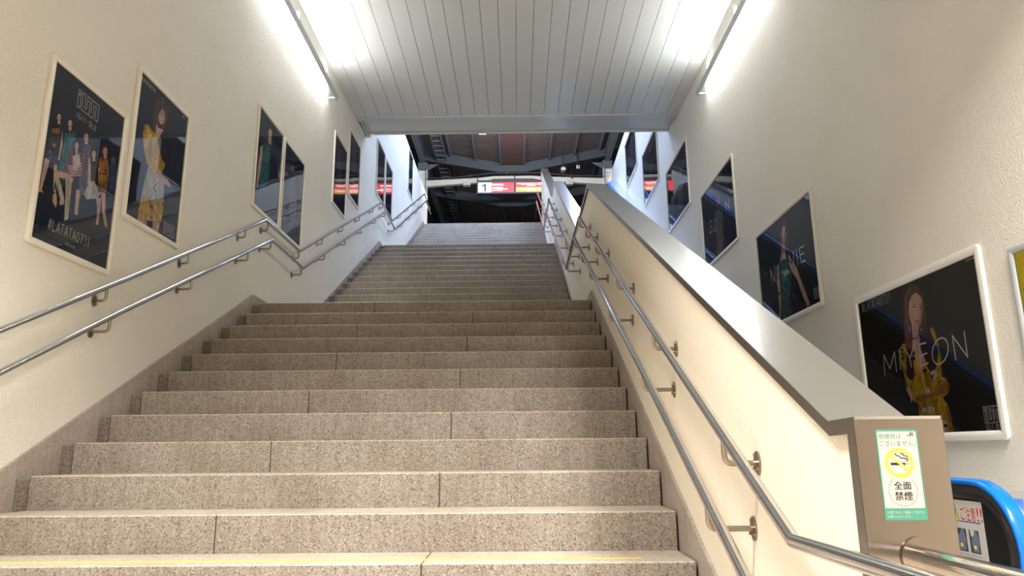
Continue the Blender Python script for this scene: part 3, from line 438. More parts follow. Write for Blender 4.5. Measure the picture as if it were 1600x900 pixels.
  ('f', 'hair_brown', [(0.405,0.308),(0.405,0.323),(0.398,0.338),(0.386,0.349),(0.372,0.356),(0.358,0.356),(0.347,0.349),(0.342,0.337),(0.342,0.322),(0.348,0.307),(0.36,0.296),(0.374,0.289),(0.388,0.289),(0.399,0.296)]),
  ('f', 'hair_brown', [(0.346,0.333),(0.354,0.397),(0.38,0.392),(0.372,0.331)]),
  ('f', 'hair_brown', [(0.4,0.311),(0.416,0.362),(0.402,0.372),(0.387,0.325)]),
  ('f', 'skin', [(0.399,0.319),(0.399,0.329),(0.395,0.339),(0.388,0.347),(0.38,0.351),(0.371,0.35),(0.364,0.345),(0.36,0.337),(0.36,0.327),(0.364,0.317),(0.371,0.309),(0.379,0.305),(0.388,0.305),(0.395,0.31)]),
  ('f', 'eye', [(0.377,0.324),(0.375,0.327),(0.372,0.329),(0.368,0.33),(0.366,0.329),(0.367,0.327),(0.371,0.324),(0.375,0.323)]),
  ('f', 'eye', [(0.394,0.32),(0.393,0.322),(0.39,0.324),(0.386,0.325),(0.384,0.324),(0.385,0.322),(0.389,0.319),(0.392,0.318)]),
  ('f', 'lips', [(0.391,0.336),(0.389,0.339),(0.385,0.342),(0.381,0.343),(0.378,0.342),(0.38,0.34),(0.384,0.337),(0.389,0.336)]),
  ('f', 'skin', [(0.373,0.348),(0.373,0.372),(0.403,0.362),(0.393,0.342)]),
  ('f', 'maroon', [(0.248,0.485),(0.275,0.452),(0.35,0.44),(0.384,0.501),(0.368,0.577),(0.256,0.622),(0.238,0.578),(0.251,0.524)]),
  ('fl', ('petal', 0.006), [(0.248,0.558),(0.303,0.545),(0.367,0.495)]),
  ('fl', ('petal', 0.006), [(0.258,0.568),(0.305,0.557),(0.37,0.512)]),
  ('fl', ('petal', 0.006), [(0.267,0.579),(0.308,0.569),(0.374,0.529)]),
  ('fl', ('petal', 0.006), [(0.277,0.589),(0.31,0.581),(0.377,0.546)]),
  ('fl', ('petal', 0.006), [(0.287,0.6),(0.313,0.593),(0.381,0.562)]),
  ('f', 'petal', [(0.28,0.471),(0.336,0.447),(0.36,0.511),(0.33,0.556),(0.297,0.554)]),
  ('f', 'skin', [(0.15,0.627),(0.264,0.599),(0.316,0.611),(0.306,0.647),(0.248,0.638),(0.157,0.661)]),
  ('f', 'boot', [(0.142,0.645),(0.174,0.629),(0.243,0.719),(0.267,0.766),(0.262,0.785),(0.226,0.798),(0.228,0.764)]),
  ('f', 'boot', [(0.251,0.64),(0.305,0.616),(0.311,0.726),(0.315,0.852),(0.284,0.87),(0.27,0.757)]),
  ('f', 'hair_dark', [(0.327,0.397),(0.326,0.411),(0.32,0.425),(0.31,0.436),(0.297,0.441),(0.284,0.441),(0.274,0.435),(0.268,0.424),(0.269,0.41),(0.275,0.396),(0.285,0.385),(0.298,0.38),(0.311,0.38),(0.321,0.386)]),
  ('f', 'hair_dark', [(0.271,0.42),(0.279,0.483),(0.304,0.479),(0.297,0.419)]),
  ('f', 'hair_dark', [(0.324,0.4),(0.339,0.45),(0.326,0.459),(0.311,0.413)]),
  ('f', 'skin', [(0.321,0.408),(0.321,0.418),(0.318,0.427),(0.312,0.434),(0.304,0.437),(0.296,0.436),(0.29,0.432),(0.286,0.424),(0.286,0.415),(0.289,0.406),(0.296,0.399),(0.303,0.395),(0.311,0.396),(0.318,0.4)]),
  ('f', 'eye', [(0.301,0.412),(0.3,0.415),(0.296,0.417),(0.292,0.418),(0.29,0.417),(0.292,0.415),(0.295,0.412),(0.299,0.411)]),
  ('f', 'eye', [(0.317,0.408),(0.316,0.411),(0.313,0.413),(0.31,0.414),(0.308,0.412),(0.309,0.41),(0.312,0.408),(0.316,0.407)]),
  ('f', 'lips', [(0.314,0.425),(0.313,0.427),(0.309,0.429),(0.305,0.431),(0.303,0.43),(0.304,0.427),(0.308,0.425),(0.312,0.424)]),
  ('f', 'skin', [(0.297,0.435),(0.297,0.459),(0.326,0.449),(0.317,0.43)]),
  ('f', 'hair_dark', [(0.451,0.371),(0.433,0.413),(0.456,0.488),(0.514,0.447),(0.494,0.378)]),
  ('f', 'skin', [(0.425,0.442),(0.443,0.426),(0.473,0.566),(0.595,0.588),(0.577,0.612),(0.446,0.594)]),
  ('f', 'navy', [(0.453,0.473),(0.513,0.439),(0.532,0.56),(0.481,0.58)]),
  ('f', 'dress_white', [(0.465,0.569),(0.503,0.551),(0.574,0.596),(0.565,0.637),(0.454,0.684),(0.423,0.661)]),
  ('f', 'skin', [(0.544,0.645),(0.591,0.624),(0.597,0.708),(0.598,0.793),(0.572,0.801),(0.571,0.717)]),
  ('f', 'hair_dark', [(0.497,0.377),(0.496,0.392),(0.49,0.407),(0.477,0.419),(0.463,0.425),(0.448,0.425),(0.437,0.418),(0.431,0.405),(0.431,0.39),(0.438,0.376),(0.45,0.364),(0.465,0.357),(0.479,0.357),(0.491,0.364)]),
  ('f', 'hair_dark', [(0.436,0.402),(0.444,0.466),(0.47,0.462),(0.463,0.4)]),
  ('f', 'hair_dark', [(0.492,0.381),(0.509,0.432),(0.494,0.442),(0.478,0.394)]),
  ('f', 'skin', [(0.491,0.388),(0.491,0.399),(0.487,0.409),(0.479,0.416),(0.47,0.42),(0.461,0.42),(0.454,0.414),(0.45,0.406),(0.45,0.395),(0.454,0.385),(0.461,0.377),(0.47,0.373),(0.48,0.374),(0.487,0.379)]),
  ('f', 'eye', [(0.467,0.393),(0.466,0.396),(0.462,0.398),(0.458,0.399),(0.456,0.398),(0.457,0.395),(0.461,0.393),(0.465,0.392)]),
  ('f', 'eye', [(0.485,0.389),(0.484,0.391),(0.481,0.393),(0.477,0.394),(0.475,0.393),(0.476,0.391),(0.48,0.388),(0.484,0.388)]),
  ('f', 'lips', [(0.482,0.406),(0.48,0.408),(0.476,0.411),(0.471,0.412),(0.469,0.411),(0.471,0.409),(0.475,0.406),(0.48,0.405)]),
  ('f', 'skin', [(0.463,0.417),(0.463,0.441),(0.494,0.431),(0.485,0.411)]),
  ('f', 'tan', [(0.522,0.401),(0.556,0.371),(0.613,0.364),(0.637,0.45),(0.633,0.574),(0.558,0.602),(0.53,0.493)]),
  ('f', 'skin', [(0.585,0.592),(0.628,0.579),(0.651,0.69),(0.695,0.788),(0.657,0.774),(0.619,0.701)]),
  ('f', 'hair_brown', [(0.589,0.307),(0.588,0.318),(0.583,0.329),(0.573,0.338),(0.561,0.343),(0.549,0.343),(0.54,0.339),(0.536,0.33),(0.536,0.319),(0.542,0.308),(0.552,0.299),(0.564,0.294),(0.575,0.293),(0.584,0.298)]),
  ('f', 'hair_brown', [(0.602,0.31),(0.601,0.326),(0.594,0.341),(0.581,0.354),(0.565,0.36),(0.55,0.36),(0.538,0.353),(0.532,0.34),(0.533,0.325),(0.54,0.31),(0.552,0.297),(0.568,0.29),(0.583,0.29),(0.595,0.297)]),
  ('f', 'hair_brown', [(0.537,0.337),(0.545,0.403),(0.573,0.398),(0.566,0.335)]),
  ('f', 'hair_brown', [(0.597,0.314),(0.614,0.367),(0.598,0.377),(0.582,0.328)]),
  ('f', 'skin', [(0.595,0.322),(0.595,0.332),(0.591,0.343),(0.583,0.351),(0.573,0.355),(0.564,0.355),(0.556,0.349),(0.552,0.34),(0.552,0.33),(0.557,0.319),(0.564,0.311),(0.574,0.307),(0.583,0.307),(0.591,0.313)]),
  ('f', 'eye', [(0.57,0.327),(0.569,0.33),(0.565,0.332),(0.561,0.333),(0.559,0.332),(0.56,0.33),(0.564,0.327),(0.568,0.326)]),
  ('f', 'eye', [(0.589,0.322),(0.588,0.325),(0.585,0.327),(0.581,0.328),(0.579,0.327),(0.58,0.325),(0.583,0.322),(0.587,0.321)]),
  ('f', 'lips', [(0.586,0.34),(0.584,0.343),(0.579,0.345),(0.575,0.347),(0.572,0.346),(0.574,0.343),(0.578,0.34),(0.583,0.339)]),
  ('f', 'skin', [(0.566,0.352),(0.566,0.377),(0.599,0.366),(0.588,0.346)]),
  ('fl', ('ink', 0.005), [(0.535,0.491),(0.626,0.457)]),
  ('f', 'blue_dress', [(0.629,0.4),(0.674,0.367),(0.72,0.38),(0.736,0.518),(0.66,0.547)]),
  ('f', 'skin_blue', [(0.694,0.346),(0.694,0.36),(0.688,0.373),(0.678,0.384),(0.666,0.389),(0.653,0.388),(0.643,0.381),(0.638,0.369),(0.638,0.355),(0.644,0.342),(0.653,0.331),(0.666,0.326),(0.678,0.327),(0.688,0.334)]),
 ],
}
# ------------------------------------------------------------------ dimensions shared by the setting
T, RI = 0.3263, 0.1640                      # tread and rise
F1 = (2.984 - 2 * T, -0.4342 - 2 * RI)      # first nosing of each flight: y, z
F2 = (8.270, 1.534); F3 = (14.100, 3.830)
XL, XR = -2.419, 0.698                      # ends of the granite steps
XWL, XWR, XP = -2.511, 2.574, 0.720         # left wall, right wall, stair face of the parapet
FLOOR = -0.9262; L1Z, L2Z, L3Z = 1.370, 3.666, 5.962; L1Y, L2Y, L3Y = 6.573, 12.512, 18.342
CEIL = 5.13

# ------------------------------------------------------------------ shell
b = MB(); b.prism([(-9, -1.2), (4, -1.2), (19.3, 5.0), (19.3, 7.06), (11.1, 7.06), (11.1, 5.9), (-9, 5.9)], -2.76, XWL, 'stucco')
tag(b.build('wall_left'), 'cream stucco wall along the left of the stairs', 'wall', kind='structure')
b = MB(); b.prism([(-9, -1.2), (4, -1.2), (19.6, 5.0), (19.6, 7.24), (11.1, 7.24), (11.1, 5.9), (-9, 5.9)], XWR, 2.82, 'stucco')
tag(b.build('wall_right'), 'cream stucco wall beyond the escalator on the right', 'wall', kind='structure')
b = MB(); b.box(-2.76, 2.82, -9.2, -9, -1.2, 5.9, 'stucco'); tag(b.build('wall_back'), 'cream wall of the lower concourse behind the viewpoint', 'wall', kind='structure')
b = MB(); b.box(-2.76, 2.82, -9, F1[0] + 0.02, FLOOR - 0.2, FLOOR, 'tile_floor'); b.box(0.9, 2.6, F1[0] + 0.02, 5.5, FLOOR - 0.2, FLOOR, 'tile_floor')
tag(b.build('floor'), 'beige floor of the lower concourse at the stair foot', 'floor', kind='structure')
b = MB(); b.box(-2.511, 2.574, -9, 1.6, 3.2, 3.3, 'ceiling_paint'); b.box(-2.511, 2.574, 1.6, 1.75, 3.2, 5.75, 'stucco')
tag(b.build('ceiling_concourse'), 'low ceiling of the lower concourse behind the viewpoint', 'ceiling', kind='structure')
# boarded ceiling over the first flights
b = MB(); gx = [-2.511] + [-2.333 + 0.2147 * k for k in range(23)] + [2.574]
for a, c in zip(gx, gx[1:]): b.box(a + 0.0028, c - 0.0028, 1.75, 10.37, CEIL, CEIL + 0.02, 'ceiling_paint')
b.box(-2.511, 2.574, 1.75, 10.37, CEIL + 0.02, CEIL + 0.03, 'groove_dark')
ce = b.build('ceiling'); tag(ce, 'white ceiling of long grooved boards above the stairs', 'ceiling', kind='structure')
b = MB(); b.box(-2.511, 2.574, 10.35, 10.47, CEIL - 0.012, CEIL + 0.06, 'trim_paint'); b.box(-2.511, 2.574, 10.47, 11.12, CEIL + 0.085, CEIL + 0.12, 'trim_paint'); b.box(-2.511, 2.574, 11.08, 11.14, CEIL + 0.06, CEIL + 0.8, 'trim_paint')
tag(b.build('trim_1', bevel=0.004), 'plain grey edge beam where the boarded ceiling stops', 'trim', kind='structure')
b = MB(); b.box(-2.76, 2.82, 1.6, 11.1, 5.75, 5.95, 'slab_concrete'); tag(b.build('slab_upper_floor'), 'concrete slab above the boarded ceiling', 'slab', kind='structure')
b = MB(); b.box(-2.6, 0.72, L3Y + T, 36, 5.7, L3Z, 'platform_floor'); b.box(-7, -2.76, 11, 36, 5.7, L3Z, 'platform_floor'); b.box(2.82, 7, 11, 36, 5.7, L3Z, 'platform_floor'); b.box(0.72, 2.82, 19.6, 36, 5.7, L3Z, 'platform_floor')
tag(b.build('floor_platform'), 'station platform floor at the head of the stairs', 'floor', kind='structure')
t = MB(); t.tube([(-2.478, 10.48, 5.19), (-2.478, 11.16, 5.19)], 0.016, 'trim_paint'); t.tube([(-2.442, 10.48, 5.198), (-2.442, 11.16, 5.198)], 0.012, 'trim_paint'); t.box(-2.51, -2.42, 11.1, 11.15, 5.15, 5.215, 'trim_paint')
tag(t.build('conduit', smooth=0.6), 'pair of thin cable conduits in the left corner of the ceiling edge', 'conduit')

# ------------------------------------------------------------------ three flights of granite steps
def flight(name, label, y0, z0, last_y, jk):
    root = thing(name, label, 'stairs', (0, y0, z0), kind='structure'); g = MB()
    for i in range(14):
        yn, zn = y0 + i * T, z0 + i * RI
        ye = yn + T if i < 13 else last_y
        jx = (-0.389 if (i + jk) % 2 == 0 else -1.341) + random.uniform(-.006, .006)
        s = MB()
        for a, c in ((XL, jx - 0.002), (jx + 0.002, XR)):
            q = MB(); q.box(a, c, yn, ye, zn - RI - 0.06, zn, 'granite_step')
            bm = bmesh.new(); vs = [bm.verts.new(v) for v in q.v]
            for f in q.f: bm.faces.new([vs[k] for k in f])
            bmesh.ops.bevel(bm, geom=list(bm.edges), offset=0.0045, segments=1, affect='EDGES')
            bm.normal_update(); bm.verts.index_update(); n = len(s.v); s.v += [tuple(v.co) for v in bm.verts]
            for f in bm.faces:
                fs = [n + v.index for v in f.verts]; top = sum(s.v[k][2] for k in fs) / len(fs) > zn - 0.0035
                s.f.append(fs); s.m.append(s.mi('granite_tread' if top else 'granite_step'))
            bm.free()
        s.box(jx - 0.002, jx + 0.002, yn + 0.004, ye, zn - RI, zn - 0.003, 'joint')
        if jk == 0 and i == 2: s.box(-2.40, 0.50, yn + 0.085, yn + 0.115, zn - 0.002, zn + 0.0012, 'yellow_tape')
        s.build('step', root)
        g.box(XWL + 0.02, XL - 0.004, yn + 0.012, ye + 0.012, zn - RI - 0.06, zn - 0.013, 'granite_gutter')
    o = g.build('side_gutter', root, bevel=0.003, seg=1); o['label'] = 'narrow darker granite drain blocks beside the steps'
    settle(root)
flight('stair_flight', 'nearest flight of worn speckled granite steps, up to the first landing', F1[0], F1[1], F2[0] + 0.01, 0)
flight('stair_flight', 'middle flight of granite steps between the first and second landings', F2[0], F2[1], F3[0] + 0.01, 1)
flight('stair_flight', 'topmost flight of granite steps, lit bluish white below the platform', F3[0], F3[1], L3Y + T, 0)
pitch = [(F1[0] - 0.2, F1[1] - 0.1 + 0.085), (6.60, 1.372 + 0.085), (8.20, 1.370 + 0.085), (12.54, 3.666 + 0.085), (14.03, 3.666 + 0.085), (18.38, 5.962 + 0.085), (18.66, 5.962 + 0.085)]
for nm, x0, x1, lb in (('baseboard_left', XWL, XWL + 0.018, 'granite skirting stepping up along the left wall'), ('baseboard_right', XP - 0.014, XP, 'granite skirting along the foot of the parapet')):
    b = MB(); dz = 0.0 if x0 < 0 else 0.012
    for (ya, za), (yb, zb) in zip(pitch, pitch[1:]): b.prism([(ya, za - 0.5), (yb, zb - 0.5), (yb, zb + dz), (ya, za + dz)], x0, x1, 'granite_skirt')
    tag(b.build(nm), lb, 'skirting', kind='structure')

# ------------------------------------------------------------------ parapet between stairs and escalator
cop = [(1.517, 0.062), (1.640, 0.058), (6.58, 2.523), (7.95, 2.523), (12.50, 4.86), (13.25, 4.86), (18.15, 7.42)]
par = thing('parapet', 'cream parapet with steel coping between the stairs and the escalator', 'parapet', (0.79, 1.52, FLOOR), kind='structure')
b = MB(); prof = [(y, z - 0.028) for y, z in cop]; prof[0] = (1.528, prof[0][1]); prof[-1] = (18.13, prof[-1][1])
b.prism(prof + [(18.13, 4.6), (13.2, 3.0), (7.2, -0.5), (4.0, -1.2), (1.528, -1.2)], XP, 0.862, 'parapet_stucco'); w = b.build('wall', par)
b = MB()
def strip(x0, x1, m, top, bot):
    for (ya, za), (yb, zb) in zip(cop, cop[1:]): b.prism([(ya, za + bot), (yb, zb + bot), (yb, zb + top), (ya, za + top)], x0, x1, m)
strip(0.700, 0.882, 'coping_steel', 0.0, -0.006)
b.build('coping', par, bevel=0.0)
b = MB(); strip(0.6985, 0.7015, 'lip_dark_reflect', -0.001, -0.034); strip(0.8805, 0.8835, 'lip_dark_reflect', -0.001, -0.034)
lo = b.build('coping_lip', par); lo['label'] = 'turned-down edge of the coping, dark reflection painted into its colour'
b = MB(); b.box(0.7, 0.882, 18.147, 18.153, 5.7, 7.42, 'coping_steel'); b.build('top_end_plate', par)
b = MB(); b.prism([(1.5165 + 0.010 - 0.010 * math.cos(a), 0.0515 + 0.010 * math.sin(a)) for a in [k * PI / 16 for k in range(9)]] + [(1.5265, FLOOR), (1.5165, FLOOR)], 0.700, 0.882, 'end_steel')
for x in (0.6980, 0.8810): b.box(x, x + 0.003, 1.518, 1.550, FLOOR, 0.052, 'lip_dark_reflect')
e = b.build('end_plate', par, smooth=0.5); e['label'] = 'polished steel end plate facing the concourse'
settle(par)
t = MB(); t.tube([(0.803, 1.5165, -0.216), (0.803, -0.6, -0.216)], 0.0215, 'rail_steel', 24)
root = thing('guard_pipe', 'thick polished pipe rail coming out of the parapet end plate', 'railing', (0.803, 1.5, -0.216))
t.build('pipe', root, smooth=0.6); f = MB(); f.disc((0.803, 1.510, -0.216), 'y', 0.040, 0.040, 0.0065, 'end_steel', 32); f.build('flange', root, smooth=0.6)
p = MB(); p.tube([(0.803, -0.55, -0.216), (0.803, -0.55, FLOOR)], 0.0215, 'rail_steel', 20); p.build('post', root, smooth=0.6); settle(root)

# ------------------------------------------------------------------ handrails with brackets
def rail(name, label, x, xw, pr, ys, loop=None, r=0.0170, drop=0.085, oval=False):
    s = 1 if x > xw else -1
    root = thing(name, label, 'handrail', (x, pr[0][0], pr[0][1]))
    t = MB(); pts = [(x, y, z) for y, z in pr]
    if loop: pts += loop
    t.tube(pts, r, 'rail_steel', 20); o = t.build('rail', root, smooth=0.6)
    f = lerp_profile(pr)
    for y in ys:
        zr = f(y); zb = zr - drop; d = 0.022; k = MB()
        arm = [(xw + s * 0.004, y, zb), (x - s * d, y, zb)] + [(x - s * d + s * d * math.sin(a), y, zb + d * (1 - math.cos(a))) for a in (PI / 8, PI / 4, 3 * PI / 8, PI / 2)] + [(x, y, zr - r * 0.6)]
        k.tube(arm, 0.0088, 'bracket_steel', 10); br = k.build('bracket', root, smooth=0.6)
        h = MB(); h.disc((xw, y, zb), 'x', 0.026, 0.036, s * 0.006, 'bracket_steel', 20)
        for a, c in ((0, 0.024), (0.016, -0.016), (-0.016, -0.016)): h.disc((xw + s * 0.006, y + a, zb + c), 'x', 0.005, 0.005, s * 0.007, 'bracket_steel', 8)
        h.build('flange', br, smooth=0.5)
    settle(root); return root
lu = [(0.4, -0.222), (1.72, -0.222), (3.312, 0.572), (4.343, 1.072), (6.627, 2.208), (7.738, 2.205), (12.371, 4.439), (13.462, 4.441), (18.081, 6.711), (19.22, 6.711)]
ll = [(0.4, -0.395), (1.74, -0.395), (3.298, 0.371), (4.309, 0.872), (6.728, 2.035), (7.762, 2.012), (12.557, 4.331), (13.553, 4.290), (18.15, 6.535), (19.22, 6.535)]
lys = [3.10, 4.131, 5.122, 6.152, 6.70, 7.72, 8.62, 9.62, 10.62, 11.62, 12.45, 13.40, 14.4, 15.4, 16.4, 17.4]
rail('handrail', 'upper polished steel handrail on the left wall', -2.44, XWL, lu, lys, [(-2.44, 19.26, 6.70), (-2.44, 19.27, 6.64)])
rail('handrail', 'lower polished steel handrail on the left wall, under the upper one', -2.40, XWL, ll, lys)
ru = [(0.35, -0.200), (1.700, -0.206), (2.853, 0.352), (6.642, 2.206), (7.86, 2.214), (12.573, 4.539), (13.72, 4.539), (18.80, 6.960), (20.2, 6.960)]
rl = [(0.35, -0.372), (1.860, -0.372), (3.371, 0.387), (6.785, 2.040), (7.939, 2.026), (12.976, 4.425), (14.034, 4.400), (18.72, 6.690), (20.2, 6.690)]
rys = [2.208, 3.202, 4.26, 5.31, 6.02, 6.55, 7.80, 8.55, 9.6, 10.65, 11.7, 12.5, 13.8, 14.8, 15.8, 16.8, 17.8]
rys2 = [2.292, 3.293, 4.347, 5.43, 6.05, 6.72, 7.75, 8.6, 9.65, 10.7, 11.75, 12.8, 13.9, 14.9, 15.9, 16.9, 17.9]
rail('handrail', 'upper polished steel handrail on the parapet side', 0.62, XP, ru, rys)
rail('handrail', 'lower polished steel handrail on the parapet side, nearest the steps', 0.58, XP, rl, rys2, [(0.585, 20.26, 6.71), (0.595, 20.28, 6.80), (0.605, 20.27, 6.90)])

# ------------------------------------------------------------------ wall lamps
def wall_lamp(label, s, xw):
    root = thing('fluorescent_lamp', label, 'lamp', (xw, 7.4, 4.7)); y0, y1 = 5.95, 8.80
    b = MB(); b.box(min(xw + s * .002, xw + s * 0.05), max(xw + s * .002, xw + s * 0.05), y0, y1 - 0.4, 4.80, 4.86, 'lamp_grey'); b.build('housing', root, bevel=0.004)
    b = MB(); x = xw + s * 0.112; b.prism([(x, 4.605), (x + s * 0.004, 4.605), (x + s * 0.018, 4.69), (x + s * 0.014, 4.69)], y0 - 0.05, y1 + 0.02, 'lamp_grey', 'y'); b.build('shade', root)
    for yb in (y0, 7.4, y1):
        b = MB(); b.box(min(xw + s * .002, x), max(xw + s * .002, x), yb, yb + 0.02, 4.645, 4.668, 'lamp_grey'); b.build('bracket', root)
    for ya, yb in ((y0 + 0.03, 7.18), (7.24, y1 - 0.14)):
        b = MB(); b.tube([(xw + s * 0.058, ya, 4.745), (xw + s * 0.058, yb, 4.745)], 0.016, 'tube_light', 12); b.build('tube', root, smooth=0.6)
    for yb in (y0, 7.19, y1 - 0.42):
        b = MB(); b.box(min(xw + s * 0.03, xw + s * 0.085), max(xw + s * 0.03, xw + s * 0.085), yb, yb + 0.03, 4.71, 4.88, 'white_plastic'); b.build('lamp_holder', root, bevel=0.003)
    settle(root)
wall_lamp('shaded fluorescent wall lamp glowing at the top of the left wall', 1, XWL)
wall_lamp('shaded fluorescent wall lamp glowing at the top of the right wall', -1, XWR)
# ------------------------------------------------------------------ framed posters
def rrect(w, h, d, r, n=6):
    """rounded rectangle (0..w, 0..h) inset by d"""
    r = max(r - d, 0.0006); pts = []
    for cx, cy, a0 in ((w - d - r, d + r, -PI / 2), (w - d - r, h - d - r, 0), (d + r, h - d - r, PI / 2), (d + r, d + r, PI)):
        for k in range(n + 1): a = a0 + PI / 2 * k / n; pts.append((cx + r * math.cos(a), cy + r * math.sin(a)))
    return pts
class Plane:
    """poster plane: a runs to the viewer's right, b runs down, c comes off the wall"""
    def __init__(s, side, y0, zt, w): s.side, s.y0, s.zt, s.w = side, y0, zt, w
    def __call__(s, a, b, c):
        return (XWL + c, s.y0 + a, s.zt - b) if s.side == 'L' else (XWR - c, s.y0 + s.w - a, s.zt - b)
def ribbon(mb, P, pts, w, c, m):
    pts = [Vector(p) for p in pts]
    for p, q in zip(pts, pts[1:]):
        d = (q - p)
        if d.length < 1e-5: continue
        d.normalize(); n = Vector((-d.y, d.x)) * w / 2; e = d * w * 0.35
        mb.face([P(*(v), c) for v in (p - e + n, q + e + n, q + e - n, p - e - n)], m)
def ell(cx, cy, rx, ry, a0=0, a1=2 * PI, n=14): return [(cx + rx * math.cos(a0 + (a1 - a0) * k / n), cy + ry * math.sin(a0 + (a1 - a0) * k / n)) for k in range(n + 1)]
GL = {'#': [[(.32, 0), (.18, 1)], [(.7, 0), (.56, 1)], [(.08, .34), (.85, .34)], [(.02, .66), (.8, .66)]], 'L': [[(.1, 0), (.1, 1), (.8, 1)]], 'A': [[(0, 1), (.45, 0), (.9, 1)], [(.16, .66), (.74, .66)]],
      'T': [[(0, 0), (.9, 0)], [(.45, 0), (.45, 1)]], '0': [ell(.45, .5, .38, .5)], '7': [[(.08, 0), (.82, 0), (.3, 1)]], '3': [ell(.4, .26, .36, .26, -PI * .8, PI / 2, 8) + ell(.4, .76, .4, .24, -PI / 2, PI * .8, 8)],
      '1': [[(.2, .15), (.45, 0), (.45, 1)]], '(': [ell(.9, .5, .5, .6, PI * .7, PI * 1.3, 6)], ')': [ell(0, .5, .5, .6, -PI * .3, PI * .3, 6)], 'G': [ell(.45, .5, .42, .5, -PI * .25, -PI * 1.95, 12) + [(.85, .55), (.5, .55)]],
      'I': [[(.4, 0), (.4, 1)]], 'D': [[(.1, 0), (.1, 1), (.4, 1)] + ell(.4, .5, .42, .5, PI / 2, -PI / 2, 8) + [(.1, 0)]], 'E': [[(.8, 0), (.1, 0), (.1, 1), (.8, 1)], [(.1, .5), (.7, .5)]], '.': [[(.4, .48), (.5, .54)]]}
def text(mb, P, s, a, b, w, h, lw, c, m='ink_white', slope=0.0):
    n = len(s); cw = w / n
    for i, ch in enumerate(s):
        for st in GL.get(ch, []): ribbon(mb, P, [(a + cw * (i + 0.86 * x), b + slope * (i + x) / n + h * y) for x, y in st], lw, c, m)
def logo(mb, P, a, b, w, h, lw, c, m='ink_logo'):
    """outlined i followed by a maze of joined bars"""
    R = lambda x0, y0, x1, y1: ribbon(mb, P, [(a + w * x0, b + h * y0), (a + w * x1, b + h * y0), (a + w * x1, b + h * y1), (a + w * x0, b + h * y1), (a + w * x0, b + h * y0)], lw, c, m)
    Q = lambda *p: ribbon(mb, P, [(a + w * x, b + h * y) for x, y in p], lw, c, m)
    R(0, 0, .12, .17); R(0, .26, .12, 1)
    Q((.2, 0), (.33, 0), (.33, .78), (.43, .78), (.43, 0), (1, 0), (1, 1), (.87, 1), (.87, .22), (.77, .22), (.77, 1), (.2, 1), (.2, 0))
    Q((.56, 1), (.56, .22)); Q((.65, 0), (.65, .78)); Q((.56, .22), (.48, .22)); Q((.9, .6), (.9, .6))
def poster(key, side, y0, zt, w, h, label, fw, frame='frame_cream', sheet='print_navy', group=None, r=0.022, extra=None):
    P = Plane(side, y0, zt, w); base = P(w / 2, h, 0)
    root = thing('framed_poster', label, 'poster', base, group)
    fm = MB(); prof = [(0.0, 0.001), (0.0, 0.014), (0.004, 0.020), (fw * 0.5, 0.023), (fw - 0.004, 0.019), (fw, 0.014), (fw, 0.004)]
    loops = [[P(a, b, c) for a, b in rrect(w, h, d, r)] for d, c in prof]; n = len(loops[0])
    vs = [p for l in loops for p in l]; fs = []
    for i in range(len(loops) - 1):
        for j in range(n): fs.append((i * n + j, i * n + (j + 1) % n, (i + 1) * n + (j + 1) % n, (i + 1) * n + j))
    fm.raw(vs, fs, frame); fm.build('frame', root, smooth=0.7)
    sh = MB(); q = rrect(w, h, fw - 0.002, 0.0); sh.raw([P(a, b, c) for c in (0.001, 0.005) for a, b in q], [list(range(len(q)))[::-1], list(range(len(q), 2 * len(q)))] + [(i, (i + 1) % len(q), len(q) + (i + 1) % len(q), len(q) + i) for i in range(len(q))], sheet)
    pr = sh.build('print', root)
    art, let = MB(), MB(); c = 0.0052
    lo, hi = fw + 0.001, None
    def clip(pts):
        out = [(min(max(a, lo), w - lo), min(max(b, lo), h - lo)) for a, b in pts]; return out
    for kind, col, pts in ART.get(key, []):
        c += 0.00004
        if kind == 'f':
            q = clip(pts); cl = [q[0]] + [x for x, y in zip(q[1:], q) if (abs(x[0] - y[0]) + abs(x[1] - y[1])) > 1e-4]
            if len(cl) > 2: art.face([P(a, b, c) for a, b in cl], 'ink_' + col)
        elif kind == 'fl': ribbon(art, P, clip(pts), col[1], c, 'ink_' + col[0])
        else: ribbon(let, P, pts, col[1], c + 0.002, 'ink_' + col[0])
    if extra: extra(let, P)
    if art.f: art.build('picture', pr)['label'] = 'printed portrait on the sheet'
    if let.f: let.build('lettering', pr)['label'] = 'thin pale printed lettering'
    cv = MB(); q = rrect(w, h, fw - 0.001, 0.0); cv.face([P(a, b, 0.0105) for a, b in q], 'acrylic'); co = cv.build('cover', root); co['label'] = 'clear glossy cover sheet'
    if co.data.polygons[0].normal.x * (1 if side == 'L' else -1) < 0: co.data.flip_normals()
    settle(root)
    for k in pr.children: k.matrix_parent_inverse = pr.matrix_world.inverted() if False else Matrix.Identity(4)
    return root
def dots(mb, P, a, b, n, w): 
    for k in range(n): ribbon(mb, P, [(a + w * k / n, b), (a + w * k / n + w * 0.3 / n, b + 0.012), (a + w * k / n + w * 0.5 / n, b + 0.002)], 0.005, 0.0068, 'ink_logo')
def x_l1(mb, P):
    logo(mb, P, .262, .085, .20, .105, .0055, .0068); text(mb, P, '(G)I.DLE', .262, .222, .205, .030, .0042, .0068, 'ink_logo'); text(mb, P, '#LATATA0731', .160, .895, .39, .058, .0048, .0068, 'ink_logo'); dots(mb, P, .325, .985, 4, .09)
def x_l2(mb, P): text(mb, P, '#LATATA0731', .045, .060, .20, .028, .004, .0068, 'ink_logo'); logo(mb, P, .54, .925, .15, .085, .005, .0068); dots(mb, P, .64, .055, 4, .06)
